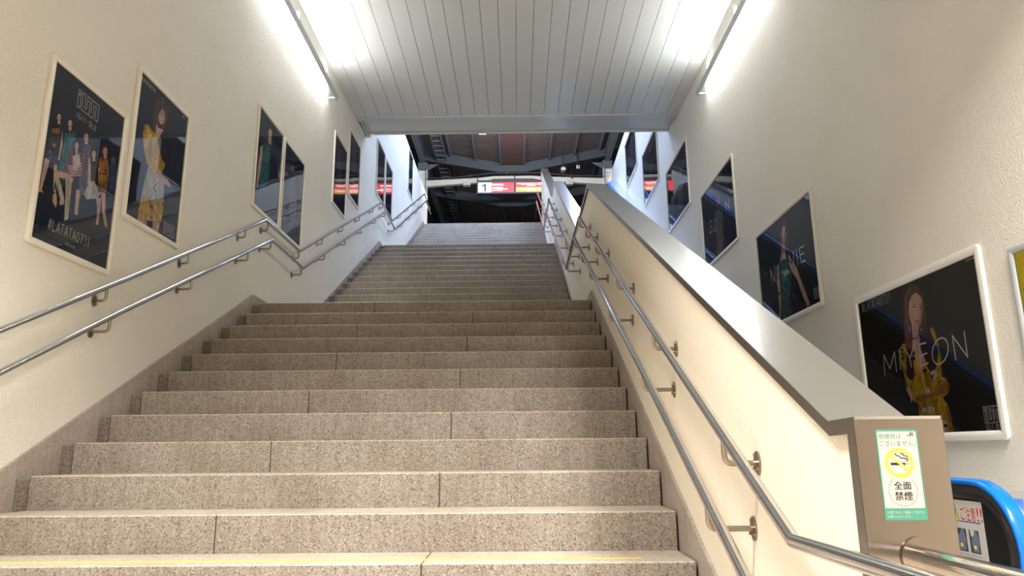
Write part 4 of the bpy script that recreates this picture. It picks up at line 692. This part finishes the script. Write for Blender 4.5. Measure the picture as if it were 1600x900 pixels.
def x_r1(mb, P):
    text(mb, P, '#LATATA0731', .10, .062, .42, .064, .0055, .0068, 'ink_logo'); logo(mb, P, 1.322, .888, .135, .088, .0055, .0068); text(mb, P, '(G)I.DLE', 1.318, .985, .145, .034, .0045, .0068, 'ink_logo'); dots(mb, P, 1.37, .06, 4, .085)
def x_r2(mb, P): logo(mb, P, 1.33, .888, .12, .088, .0055, .0068)
PW, PH, QW, QH = 0.766, 1.072, 1.508, 1.069
GL_, GR_ = 'posters in a climbing row on the left wall', 'posters in a climbing row on the right wall'
LP = [('L1', 3.474, 2.131, 'tall framed poster of a group of women, first and largest on the left wall', x_l1), ('L2', 4.299, 2.537, 'tall framed poster of a ponytailed woman in yellow and white on left wall', x_l2),
      ('L3', 6.402, 3.353, 'tall framed poster of a bare-armed woman in teal, above the left rail bend', None), ('L4', 7.193, 3.345, 'tall framed poster touching the teal poster, mirroring the bright parapet', None),
      ('L5', 9.194, 4.377, 'tall dim poster on the left wall mirroring the 1 of the red sign', None), ('L6', 10.022, 4.81, 'tall dim poster on left wall just under the end of the boarded ceiling', None),
      ('L7', 12.09, 5.59, 'tall bluish poster on the white left wall, lower edge behind the handrail bend', None), ('L8', 12.92, 5.56, 'narrow-looking bluish poster on the white left wall, second before the top', None), ('L9', 15.66, 6.999, 'farthest poster on the left wall, beside the topmost flight', None)]
for k, y0, zt, lb, ex in LP: poster(k, 'L', y0, zt, PW, PH, lb, 0.036, sheet='print_hazy' if k > 'L4' else 'print_navy', group=GL_, extra=ex)
RP = [('R1', 3.821, 1.097, 'wide black framed poster of a long-haired woman in a yellow floral dress', 0.052, 'frame_white', 'print_black', x_r1), ('R2', 5.861, 2.221, 'wide dark framed poster of a woman in a teal dress on right wall', 0.046, 'frame_cream', 'print_navy', x_r2),
      ('R3', 7.898, 3.405, 'wide dark framed poster with wavy reflections, third up the right wall', 0.04, 'frame_cream', 'print_navy', None), ('R4', 9.95, 4.568, 'wide dark poster on right wall, fourth up, starting to catch the red sign', 0.04, 'frame_cream', 'print_hazy', None),
      ('R5', 11.999, 5.757, 'wide bluish poster on the white right wall mirroring the red sign, fifth up', 0.04, 'frame_cream', 'print_hazy', None), ('R6', 14.06, 6.907, 'farthest wide bluish poster on the right wall, under the canopy edge', 0.04, 'frame_cream', 'print_hazy', None)]
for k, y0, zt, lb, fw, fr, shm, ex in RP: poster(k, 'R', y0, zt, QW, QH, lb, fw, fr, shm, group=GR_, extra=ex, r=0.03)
poster('Y', 'R', 2.30, 1.000, 1.306, 0.93, 'bright yellow confetti poster in a grey frame at the right edge', 0.036, 'frame_grey', 'print_yellow', r=0.012)

# ------------------------------------------------------------------ stickers
def font_mesh(s, name, m, P, a0, a1, b0, b1, c, parent, keep=False):
    """real lettering fitted to the box a0..a1, b0..b1 of plane P"""
    cu = bpy.data.curves.new(name, 'FONT'); cu.body = s; cu.resolution_u = 2; ob = bpy.data.objects.new(name, cu)
    C.objects.link(ob); dg = bpy.context.evaluated_depsgraph_get(); me = bpy.data.meshes.new_from_object(ob.evaluated_get(dg)); C.objects.unlink(ob); bpy.data.objects.remove(ob)
    xs = [v.co.x for v in me.vertices]; ys = [v.co.y for v in me.vertices]
    if not xs: return None
    x0, x1, y0, y1 = min(xs), max(xs), min(ys), max(ys)
    for v in me.vertices: v.co = P(a0 + (v.co.x - x0) / (x1 - x0) * (a1 - a0), b1 - (v.co.y - y0) / (y1 - y0) * (b1 - b0), c)
    me.materials.clear(); me.materials.append(MATS[m]); o = bpy.data.objects.new(name, me); C.objects.link(o); o.parent = parent
    return o
SX0, SX1, SZ0, SH = 0.741, 0.8265, 0.0345, 0.1795
SW = SX1 - SX0
def PS(s, t, c): return (SX0 + s * SW, 1.5160 - c, SZ0 - t * SH)
def PSm(a, b, c): return (SX0 + a, 1.5160 - c, SZ0 - b)
stk = thing('no_smoking_sticker', 'green-edged white no-smoking sticker on the steel parapet end plate', 'sticker', (0.784, 1.516, -0.14))
b = MB(); q = rrect(SW, SH, 0, 0.004); b.raw([PSm(x, y, c) for c in (-0.0002, 0.0005) for x, y in q], [list(range(len(q)))[::-1], list(range(len(q), 2 * len(q)))] + [(i, (i + 1) % len(q), len(q) + (i + 1) % len(q), len(q) + i) for i in range(len(q))], 'stk_green')
q = rrect(SW * 0.94, SH * 0.85, 0, 0.003); b.face([PSm(x + SW * 0.03, y + SH * 0.022, 0.0006) for x, y in q], 'stk_white')
sheet = b.build('sheet', stk)
b = MB()
def ring(mb, P, cx, cy, r0, r1, m, c, a0=0, a1=2 * PI, n=40):
    for k in range(n):
        u, v = a0 + (a1 - a0) * k / n, a0 + (a1 - a0) * (k + 1) / n
        mb.face([P(cx + r * math.cos(a), cy + r * math.sin(a), c) for r, a in ((r0, u), (r1, u), (r1, v), (r0, v))], m)
cx, cy = SW * 0.487, SH * 0.374
b.face([PSm(*p, 0.00066) for p in ((SW * .28, cy - .0004), (SW * .63, cy - .0004), (SW * .63, cy + .0046), (SW * .28, cy + .0046))], 'stk_black')
b.face([PSm(*p, 0.00066) for p in ((SW * .645, cy - .0004), (SW * .70, cy - .0004), (SW * .70, cy + .0046), (SW * .645, cy + .0046))], 'stk_grey')
for pts in ([(.41, -.0185), (.44, -.0145), (.50, -.014), (.53, -.0095), (.60, -.0095), (.66, -.0085), (.67, -.0035)], [(.54, -.0185), (.60, -.018), (.61, -.0145), (.69, -.0135), (.70, -.0035)]): ribbon(b, PSm, [(SW * x, cy + y) for x, y in pts], .0018, .00068, 'stk_black')
ring(b, PSm, cx, cy, .0222, .0296, 'stk_yellow', .00074); ribbon(b, PSm, [(cx - .0175, cy - .0155), (cx + .0175, cy + .0155)], .0056, .00078, 'stk_yellow')
for k in range(32):
    a = 2 * PI * k / 32
    if -2.25 < (a if a < PI else a - 2 * PI) < -0.9: continue
    ring(b, PSm, SW * .50, SH * .684, .0288, .0297, 'stk_black', .0007, a, a + 2 * PI / 32 * 0.6, 2)
b.build('pictogram', sheet)
J = MB(); jx, jz, ju = SW * .78, SH * .036, .0040
ribbon(J, PSm, [(jx + ju * .95, jz), (jx + ju * 1.05, jz + ju * 1.25), (jx + ju * .6, jz + ju * 1.65), (jx - ju * .3, jz + ju * 1.65), (jx - ju * .3, jz + ju * 1.1)], .0011, .00072, 'stk_black')
ribbon(J, PSm, [(jx + ju * 1.5, jz + ju * 2.0), (jx + ju * 1.4, jz), (jx + ju * 2.5, jz), (jx + ju * 2.6, jz + ju * .85), (jx + ju * 1.5, jz + ju * .9)], .0011, .00072, 'stk_black'); ribbon(J, PSm, [(jx + ju * 2.0, jz + ju * .9), (jx + ju * 2.8, jz + ju * 1.8)], .0011, .00072, 'stk_black')
J.build('emblem', sheet)
for s_, m_, a0, a1, b0, b1 in (('喫煙所は', 'stk_green', .06, .61, .047, .106), ('ございません。', 'stk_green', .065, .93, .122, .187), ('全面', 'stk_black', .29, .70, .580, .668), ('禁煙', 'stk_black', .29, .705, .690, .786), ('お客さまのご理解とご協力を', 'stk_white', .06, .94, .900, .932), ('お願いいたします。', 'stk_white', .06, .63, .945, .977)):
    font_mesh(s_, 'lettering', m_, PSm, SW * a0, SW * a1, SH * b0, SH * b1, .0007, sheet)
    if s_ in ('全面', '禁煙'): font_mesh(s_, 'lettering', m_, PSm, SW * a0 + .0006, SW * a1 + .0006, SH * b0 + .0002, SH * b1 + .0002, .00073, sheet)
settle(stk)

# ------------------------------------------------------------------ escalator
esc = thing('escalator', 'escalator with black balustrade and blue handrails between parapet and right wall', 'escalator', (1.7, 3.3, FLOOR))
def esc_path(off, x):
    """centre line of the handrail from the newel up to the crest, offset inwards"""
    R = 0.300 - off; zc = -0.470; yc = 3.625; pts = []
    for k in range(17):
        a = -PI / 2 - PI * k / 16; pts.append((x, yc + R * math.cos(a), zc + R * math.sin(a)))
    z = zc + R; pts.append((x, 4.85, z)); ys, zs, n = 4.85, z, 6
    for k in range(1, n + 1):
        a = math.radians(30) * k / n; pts.append((x, ys + 0.9 * math.sin(a), zs + 0.9 * (1 - math.cos(a))))
    y2, z2 = pts[-1][1], pts[-1][2]; L = 10.75; pts.append((x, y2 + L, z2 + L * math.tan(math.radians(30))))
    y3, z3 = pts[-1][1], pts[-1][2]; Rr = 0.9 - off
    for k in range(1, n + 1):
        a = math.radians(30) * (1 - k / n); pts.append((x, y3 + Rr * (0.5 - math.sin(a)), z3 + Rr * (math.cos(a) - math.cos(math.radians(30)))))
    pts.append((x, pts[-1][1] + 1.2, pts[-1][2])); return pts
def sweep(mb, path, prof, m):
    n = len(prof); vs = []
    for i, p in enumerate(path):
        a = Vector(path[max(i - 1, 0)]); c = Vector(path[min(i + 1, len(path) - 1)]); t = (c - a).normalized(); nrm = Vector((0, -t.z, t.y))
        vs += [Vector(p) + Vector((u, 0, 0)) + nrm * v for u, v in prof]
    fs = [(i * n + j, i * n + (j + 1) % n, (i + 1) * n + (j + 1) % n, (i + 1) * n + j) for i in range(len(path) - 1) for j in range(n)]
    mb.raw(vs, fs + [list(range(n))[::-1], [(len(path) - 1) * n + j for j in range(n)]], m)
for xb in (0.985, 2.235):
    bal = MB(); inner = esc_path(0.055, xb); prof = [(p[1], p[2]) for p in inner]
    low = [(p[1], p[2] - 0.62) for p in inner[17:]]
    bal.prism([(3.9, -0.92)] + [(3.60, -0.72)] + prof[1:] + low[::-1] + [(4.7, -0.92)], xb - 0.022, xb + 0.022, 'black_panel')
    bo = bal.build('balustrade', esc)
    rm = MB(); sweep(rm, esc_path(0.062, xb), [(-0.030, -0.022), (0.030, -0.022), (0.030, 0.004), (-0.030, 0.004)], 'chrome_rim'); rm.build('chrome_rim', bo, smooth=0.6)
    if xb > 2: bo['label'] = 'black panel of the far balustrade'
    h = MB(); sweep(h, esc_path(0.0, xb), [(-0.036, -0.014), (-0.041, -0.004), (-0.038, 0.006), (-0.026, 0.012), (0.026, 0.012), (0.038, 0.006), (0.041, -0.004), (0.036, -0.014)], 'blue_rubber'); h.build('handrail_belt', esc, smooth=0.9)
    g = MB(); sweep(g, esc_path(0.034, xb), [(-0.026, -0.022), (0.026, -0.022), (0.026, 0.022), (-0.026, 0.022)], 'black_pipe'); g.build('belt_guide', esc, smooth=0.6)
dk = MB(); line = [(3.35, -0.235), (5.15, -0.235), (16.9, 6.55), (18.2, 6.60)]
for (ya, za), (yb, zb) in zip(line, line[1:]): dk.prism([(ya, za - 0.55), (yb, zb - 0.55), (yb, zb), (ya, za)], 2.262, XWR - 0.002, 'deck_steel')
for (ya, za), (yb, zb) in zip(line, line[1:]): dk.prism([(ya, za - 0.55), (yb, zb - 0.55), (yb, zb - 0.05), (ya, za - 0.05)], 0.885, 0.955, 'deck_steel')
dk.build('decking', esc)
st = MB(); y, z = 4.9, -0.9
for k in range(34):
    st.box(1.02, 2.20, y, y + 0.38, z - 0.2, z, 'tread_metal'); y += 0.346; z += 0.20
st.box(1.02, 2.20, 3.2, 4.9, -0.96, -0.9, 'tread_metal'); st.build('steps', esc)
settle(esc)
cs = thing('caution_sticker', 'white caution sticker with red lettering on the black escalator panel', 'sticker', (2.21, 3.7, -0.54))
CX = 2.2122
def PC(a, b, c): return (CX - c, 3.90 - a, -0.262 - b)
b = MB(); b.box(CX - 0.0006, CX + 0.0002, 3.577, 3.90, -0.535, -0.264, 'stk_white'); sheet = b.build('sheet', cs)
Y = lambda y, z: PC(3.90 - y, -0.262 - z, 0.0008)
b = MB(); b.face([Y(3.795, -.288), Y(3.838, -.368), Y(3.772, -.367)], 'stk_yellow'); ribbon(b, PC, [(.105, .045), (.105, .080)], .006, .0011, 'stk_black'); ribbon(b, PC, [(.105, .090), (.105, .094)], .006, .0011, 'stk_black')
for tri in (((3.795, -.288), (3.838, -.368)), ((3.838, -.368), (3.772, -.367)), ((3.772, -.367), (3.795, -.288))): ribbon(b, PC, [(3.90 - y, -0.262 - z) for y, z in tri], .003, .0010, 'stk_black')
ribbon(b, PC, [(.138, .1035), (.298, .1025)], .0045, .0010, 'stk_blue'); b.build('warning_triangle', sheet)
font_mesh('ご注意', 'lettering', 'stk_red', PC, .148, .268, .032, .098, .0011, sheet); font_mesh('!!', 'lettering', 'stk_red', PC, .280, .318, .030, .096, .0011, sheet)
for a0, a1 in ((.078, .172), (.195, .272)):
    b = MB(); b.face([PC(a, c, .0010) for a, c in ((a0, .138), (a1, .138), (a1, .246), (a0, .246))], 'stk_photo'); w = a1 - a0
    b.face([PC(a0 + w * x, .138 + .108 * y, .0012) for x, y in ((.35, .02), (.8, .02), (.95, .45), (.85, .95), (.3, .95), (.15, .6))], 'stk_denim'); b.face([PC(a0 + w * x, .138 + .108 * y, .0013) for x, y in ((.1, 0), (.6, 0), (.45, .25), (.2, .3))], 'stk_white' if a0 > .1 else 'stk_photo')
    b.face([PC(a0 + w * .5 + .012 * math.cos(k * PI / 6), .218 + .010 * math.sin(k * PI / 6), .0014) for k in range(12)], 'stk_yellow'); b.build('photograph', sheet)
b = MB()
for k in range(16): ribbon(b, PC, [(.085 + k * .0135, .258 + .002 * (k % 3)), (.093 + k * .0135, .258 + .002 * ((k + 1) % 3))], .004, .0010, 'stk_grey')
b.build('fine_print', sheet); settle(cs)

# ------------------------------------------------------------------ platform canopy beyond the stairs
XC = -0.09
def roof_z(x): return 9.95 + 0.19 * abs(x - XC)
rf = thing('ceiling_canopy', 'dark boarded butterfly roof of the platform canopy', 'roof', (0, 22, 9.9), kind='structure')
b = MB()
for s in (-1, 1):
    xe = XC + s * 6.0; b.prism([(XC, 9.95), (xe, roof_z(xe)), (xe, roof_z(xe) + 0.05), (XC, 10.0)], 11.2, 36, 'roof_board', 'y')
b.build('boards', rf); b = MB(); b.box(XC - 0.37, XC + 0.37, 11.2, 36, 9.925, 9.96, 'roof_gutter'); b.build('valley_panel', rf)['label'] = 'reddish brown panel along the valley'
for x in [XC - 0.41 - 0.9 * k for k in range(5)] + [XC + 0.41 + 0.9 * k for k in range(5)]:
    b = MB(); z = roof_z(x); b.box(x - 0.035, x + 0.035, 11.2, 36, z - 0.11, z + 0.01, 'girder_grey'); b.build('purlin', rf)
settle(rf)
for i, yf in enumerate((24.0, 27.65, 31.3)):
    lb = ('dark bent roof beam across the canopy just above the sign', 'second dark bent roof beam across the canopy, seen below the sign', 'rearmost dark bent roof beam deep under the canopy')[i]
    b = MB(); zt = 9.94; bot = 9.67
    b.prism([(XC - 5.2, zt + .19 * 5.2), (XC, zt), (XC + 5.2, zt + .19 * 5.2), (XC + 5.2, bot + .185 * 5.2), (XC + 0.5, bot + .01), (XC - 0.5, bot + .01), (XC - 5.2, bot + .165 * 5.2)], yf - 0.08, yf + 0.08, 'roof_steel', 'y')
    b.box(XC - 0.55, XC + 0.55, yf - 0.12, yf + 0.12, bot - .01, bot + .03, 'roof_steel')
    tag(b.build('roof_beam'), lb, 'beam', kind='structure')
for s, lb in ((-1, 'left'), (1, 'right')):
    x = s * 3.29; b = MB()
    b.box(x - 0.10, x + 0.10, 11.5, 36, 10.02, 10.05, 'girder_grey'); b.box(x - 0.012, x + 0.012, 11.5, 36, 10.05, 10.32, 'girder_grey'); b.box(x - 0.10, x + 0.10, 11.5, 36, 10.32, 10.35, 'girder_grey')
    tag(b.build('roof_girder'), 'grey lengthwise girder over the %s platform columns' % lb, 'girder', kind='structure')
    for yc, w in ((24.0, 'beside the lit sign'), (31.3, 'farther back under the canopy')):
        col = thing('platform_column', 'white riveted steel column %s, %s end of its frame' % (w, lb), 'column', (x, yc, L3Z), kind='structure')
        b = MB(); b.box(x - 0.15, x - 0.13, yc - 0.15, yc + 0.15, L3Z, 9.78, 'column_white'); b.box(x + 0.13, x + 0.15, yc - 0.15, yc + 0.15, L3Z, 9.78, 'column_white'); b.box(x - 0.13, x + 0.13, yc - 0.02, yc + 0.02, L3Z, 9.78, 'column_white'); b.build('shaft', col)
        b = MB(); b.box(x - 0.17, x + 0.17, yc - 0.17, yc + 0.17, 9.78, 10.03, 'girder_grey'); b.prism([(x - s * 0.17, 9.80), (x - s * 0.55, 10.02), (x - s * 0.17, 10.02)], yc - 0.02, yc + 0.02, 'girder_grey', 'y'); b.build('head', col)
        for k in range(6):
            b = MB(); bx = x - 0.08 + 0.08 * (k % 3); b.disc((bx, yc - 0.026, 9.50 + 0.12 * (k // 3)), 'y', 0.016, 0.016, 0.012, 'bolt_dark', 8); b.build('bolt', col)
        settle(col)
b = MB(); pr = [(-3.14, 9.16, 9.38), (-1.2, 9.30, 9.47), (-0.75, 9.42, 9.52), (0.6, 9.42, 9.52), (1.1, 9.32, 9.48), (3.14, 9.18, 9.40)]
for (xa, ba, ta), (xb, bb, tb) in zip(pr, pr[1:]): b.prism([(xa, ba), (xb, bb), (xb, tb), (xa, ta)], 23.92, 24.08, 'beam_cream', 'y')
tag(b.build('tie_beam'), 'slightly arched cream tie beam between the white columns', 'beam', kind='structure')
t = MB(); t.tube([(-3.1, 23.75, 9.40), (-2.1, 23.75, 9.42), (-0.9, 23.75, 9.56), (0.9, 23.75, 9.56), (2.0, 23.75, 9.44), (3.1, 23.75, 9.42)], 0.022, 'black_pipe', 8)
for x, z in ((-1.6, 9.48), (-0.3, 9.56), (0.9, 9.56), (2.0, 9.44)): t.box(x - 0.02, x + 0.02, 23.73, 23.91, z - 0.05, z + 0.05, 'black_pipe')
tag(t.build('cable_pipe', smooth=0.6), 'thin black cable pipe following the cream tie beam', 'pipe')
for x, lb in ((-1.72, 'small grey junction box under the left half of the tie beam'), (1.92, 'small grey junction box under the right half of the tie beam')):
    b = MB(); b.box(x - 0.13, x + 0.13, 23.82, 24.02, 9.16, 9.30, 'beam_cream'); b.box(x - 0.09, x + 0.09, 23.80, 23.83, 9.18, 9.27, 'lamp_grey'); b.box(x - 0.03, x + 0.03, 23.9, 23.98, 9.28, 9.36, 'beam_cream'); tag(b.build('junction_box', bevel=0.01), lb, 'box')
cl = thing('cable_ladder', 'dark cable ladder running under the left slope of the roof', 'cable ladder', (-2.62, 24, 9.9))
b = MB(); b.box(-2.80, -2.77, 11.5, 36, 10.10, 10.18, 'girder_grey'); b.box(-2.47, -2.44, 11.5, 36, 10.10, 10.18, 'girder_grey'); b.build('side_rails', cl)
for k in range(46):
    b = MB(); b.box(-2.78, -2.46, 17 + k * 0.4, 17.04 + k * 0.4, 10.10, 10.13, 'girder_grey'); b.build('rung', cl)
b = MB()
for k in range(4): b.tube([(-2.72 + k * 0.05, 11.6, 10.15), (-2.70 + k * 0.05, 24, 10.16), (-2.72 + k * 0.05, 36, 10.15)], 0.018, 'black_pipe' if k % 2 else 'girder_grey', 8)
b.build('cables', cl, smooth=0.6); settle(cl)
# lit platform sign
sg = thing('platform_sign', 'lit red platform sign with a large 1 hanging under the canopy', 'sign', (-0.05, 23, 8.52))
b = MB(); b.box(-1.31, 1.22, 22.92, 23.08, 8.49, 8.545, 'sign_navy'); b.box(-1.31, 1.22, 22.92, 23.08, 8.905, 8.975, 'sign_navy')
for x0, x1 in ((-1.31, -1.265), (-0.05, 0.02), (1.175, 1.22)): b.box(x0, x1, 22.92, 23.08, 8.545, 8.905, 'sign_navy')
b.box(-1.265, 1.175, 22.97, 23.06, 8.545, 8.905, 'sign_navy'); b.build('casing', sg)
def PG(a, b_, c): return (a, 22.968 - c, 8.905 - b_)
def panel(x0, x1, z0, z1, m, name):
    q = MB(); q.box(x0, x1, 22.955, 22.97, z0, z1, m); return q.build(name, sg)
w1 = panel(-1.265, -0.81, 8.545, 8.905, 'sign_white', 'number_panel'); q = MB(); ribbon(q, PG, [(-1.13, .125), (-1.03, .075)], .05, .017, 'sign_navy'); ribbon(q, PG, [(-1.03, .075), (-1.03, .30)], .062, .0175, 'sign_navy'); q.build('numeral', w1)
p1 = panel(-0.81, -0.05, 8.545, 8.905, 'sign_red', 'route_panel'); p2 = panel(0.02, 1.175, 8.735, 8.905, 'sign_red', 'stops_panel'); p3 = panel(0.02, 1.175, 8.545, 8.735, 'sign_orange', 'stops_panel')
q = MB()
for a0, a1, c0, lw in ((-.77, -.42, .085, .055), (-.77, -.42, .185, .022), (-.77, -.10 - .25, .235, .024), (-.58, -.28, .235, .04), (-.77, -.45, .29, .018)): ribbon(q, PG, [(a0, c0), (a1, c0)], lw, .0145, 'sign_text')
q.build('route_lines', p1)
for pp, base in ((p2, .05), (p3, .235)):
    q = MB()
    for a0, a1, c0, lw in ((.06, .68, base, .030), (.22, .68, base + .035, .022), (.40, .68, base + .07, .020), (.74, 1.12, base, .030), (.74, 1.10, base + .04, .022)): ribbon(q, PG, [(a0, c0), (a1, c0)], lw, .0145, 'sign_text')
    q.build('stop_lines', pp)
for x in (-1.29, -0.015, 1.20):
    q = MB(); q.tube([(x, 23.0, 8.97), (x, 23.0, 9.06), (x, 23.73, 9.50 if x > -1 and x < 1 else 9.50)], 0.016, 'black_pipe', 8); q.build('hanger', sg, smooth=0.6)
settle(sg)
# hanging platform lamp and camera
pl = thing('platform_light', 'small white lamp end hanging just below the grey ceiling edge', 'lamp', (-0.88, 15.6, 8.36))
b = MB(); b.box(-1.0, -0.75, 13.2, 18.0, 8.40, 8.47, 'white_plastic'); b.build('housing', pl, bevel=0.01); b = MB(); b.box(-0.97, -0.78, 13.25, 17.98, 8.365, 8.40, 'lamp_glow'); b.build('diffuser', pl)
for y in (14, 17):
    b = MB(); b.tube([(-0.875, y, 8.47), (-0.875, y, roof_z(-0.875) + .01)], 0.012, 'girder_grey', 8); b.build('rod', pl)
settle(pl)
sc = thing('security_camera', 'small camera with a square white face below the right roof slope', 'camera', (2.1, 23.7, 9.6))
b = MB(); b.box(2.16, 2.27, 23.56, 23.60, 9.64, 9.75, 'white_plastic'); b.build('face_plate', sc, bevel=0.008); b = MB(); b.disc((2.215, 23.545, 9.695), 'y', 0.03, 0.03, 0.02, 'black_pipe', 14); b.build('lens', sc)
b = MB(); b.box(2.17, 2.26, 23.60, 23.85, 9.65, 9.74, 'black_pipe'); b.tube([(2.215, 23.75, 9.74), (2.215, 23.75, roof_z(2.215))], 0.02, 'black_pipe', 8); b.build('body', sc); settle(sc)
ld = thing('platform_speaker', 'dark round speaker on a drop rod near the small white-faced camera', 'loudspeaker', (1.68, 23.4, 9.45))
b = MB(); b.tube([(1.68, 23.45, 9.6), (1.68, 23.45, roof_z(1.72))], 0.02, 'black_pipe', 8); b.build('rod', ld); b = MB(); b.disc((1.68, 23.35, 9.54), 'y', 0.10, 0.085, 0.22, 'girder_grey', 18); b.disc((1.68, 23.34, 9.54), 'y', 0.075, 0.06, 0.012, 'beam_cream', 18); b.build('horn', ld, smooth=0.6); settle(ld)
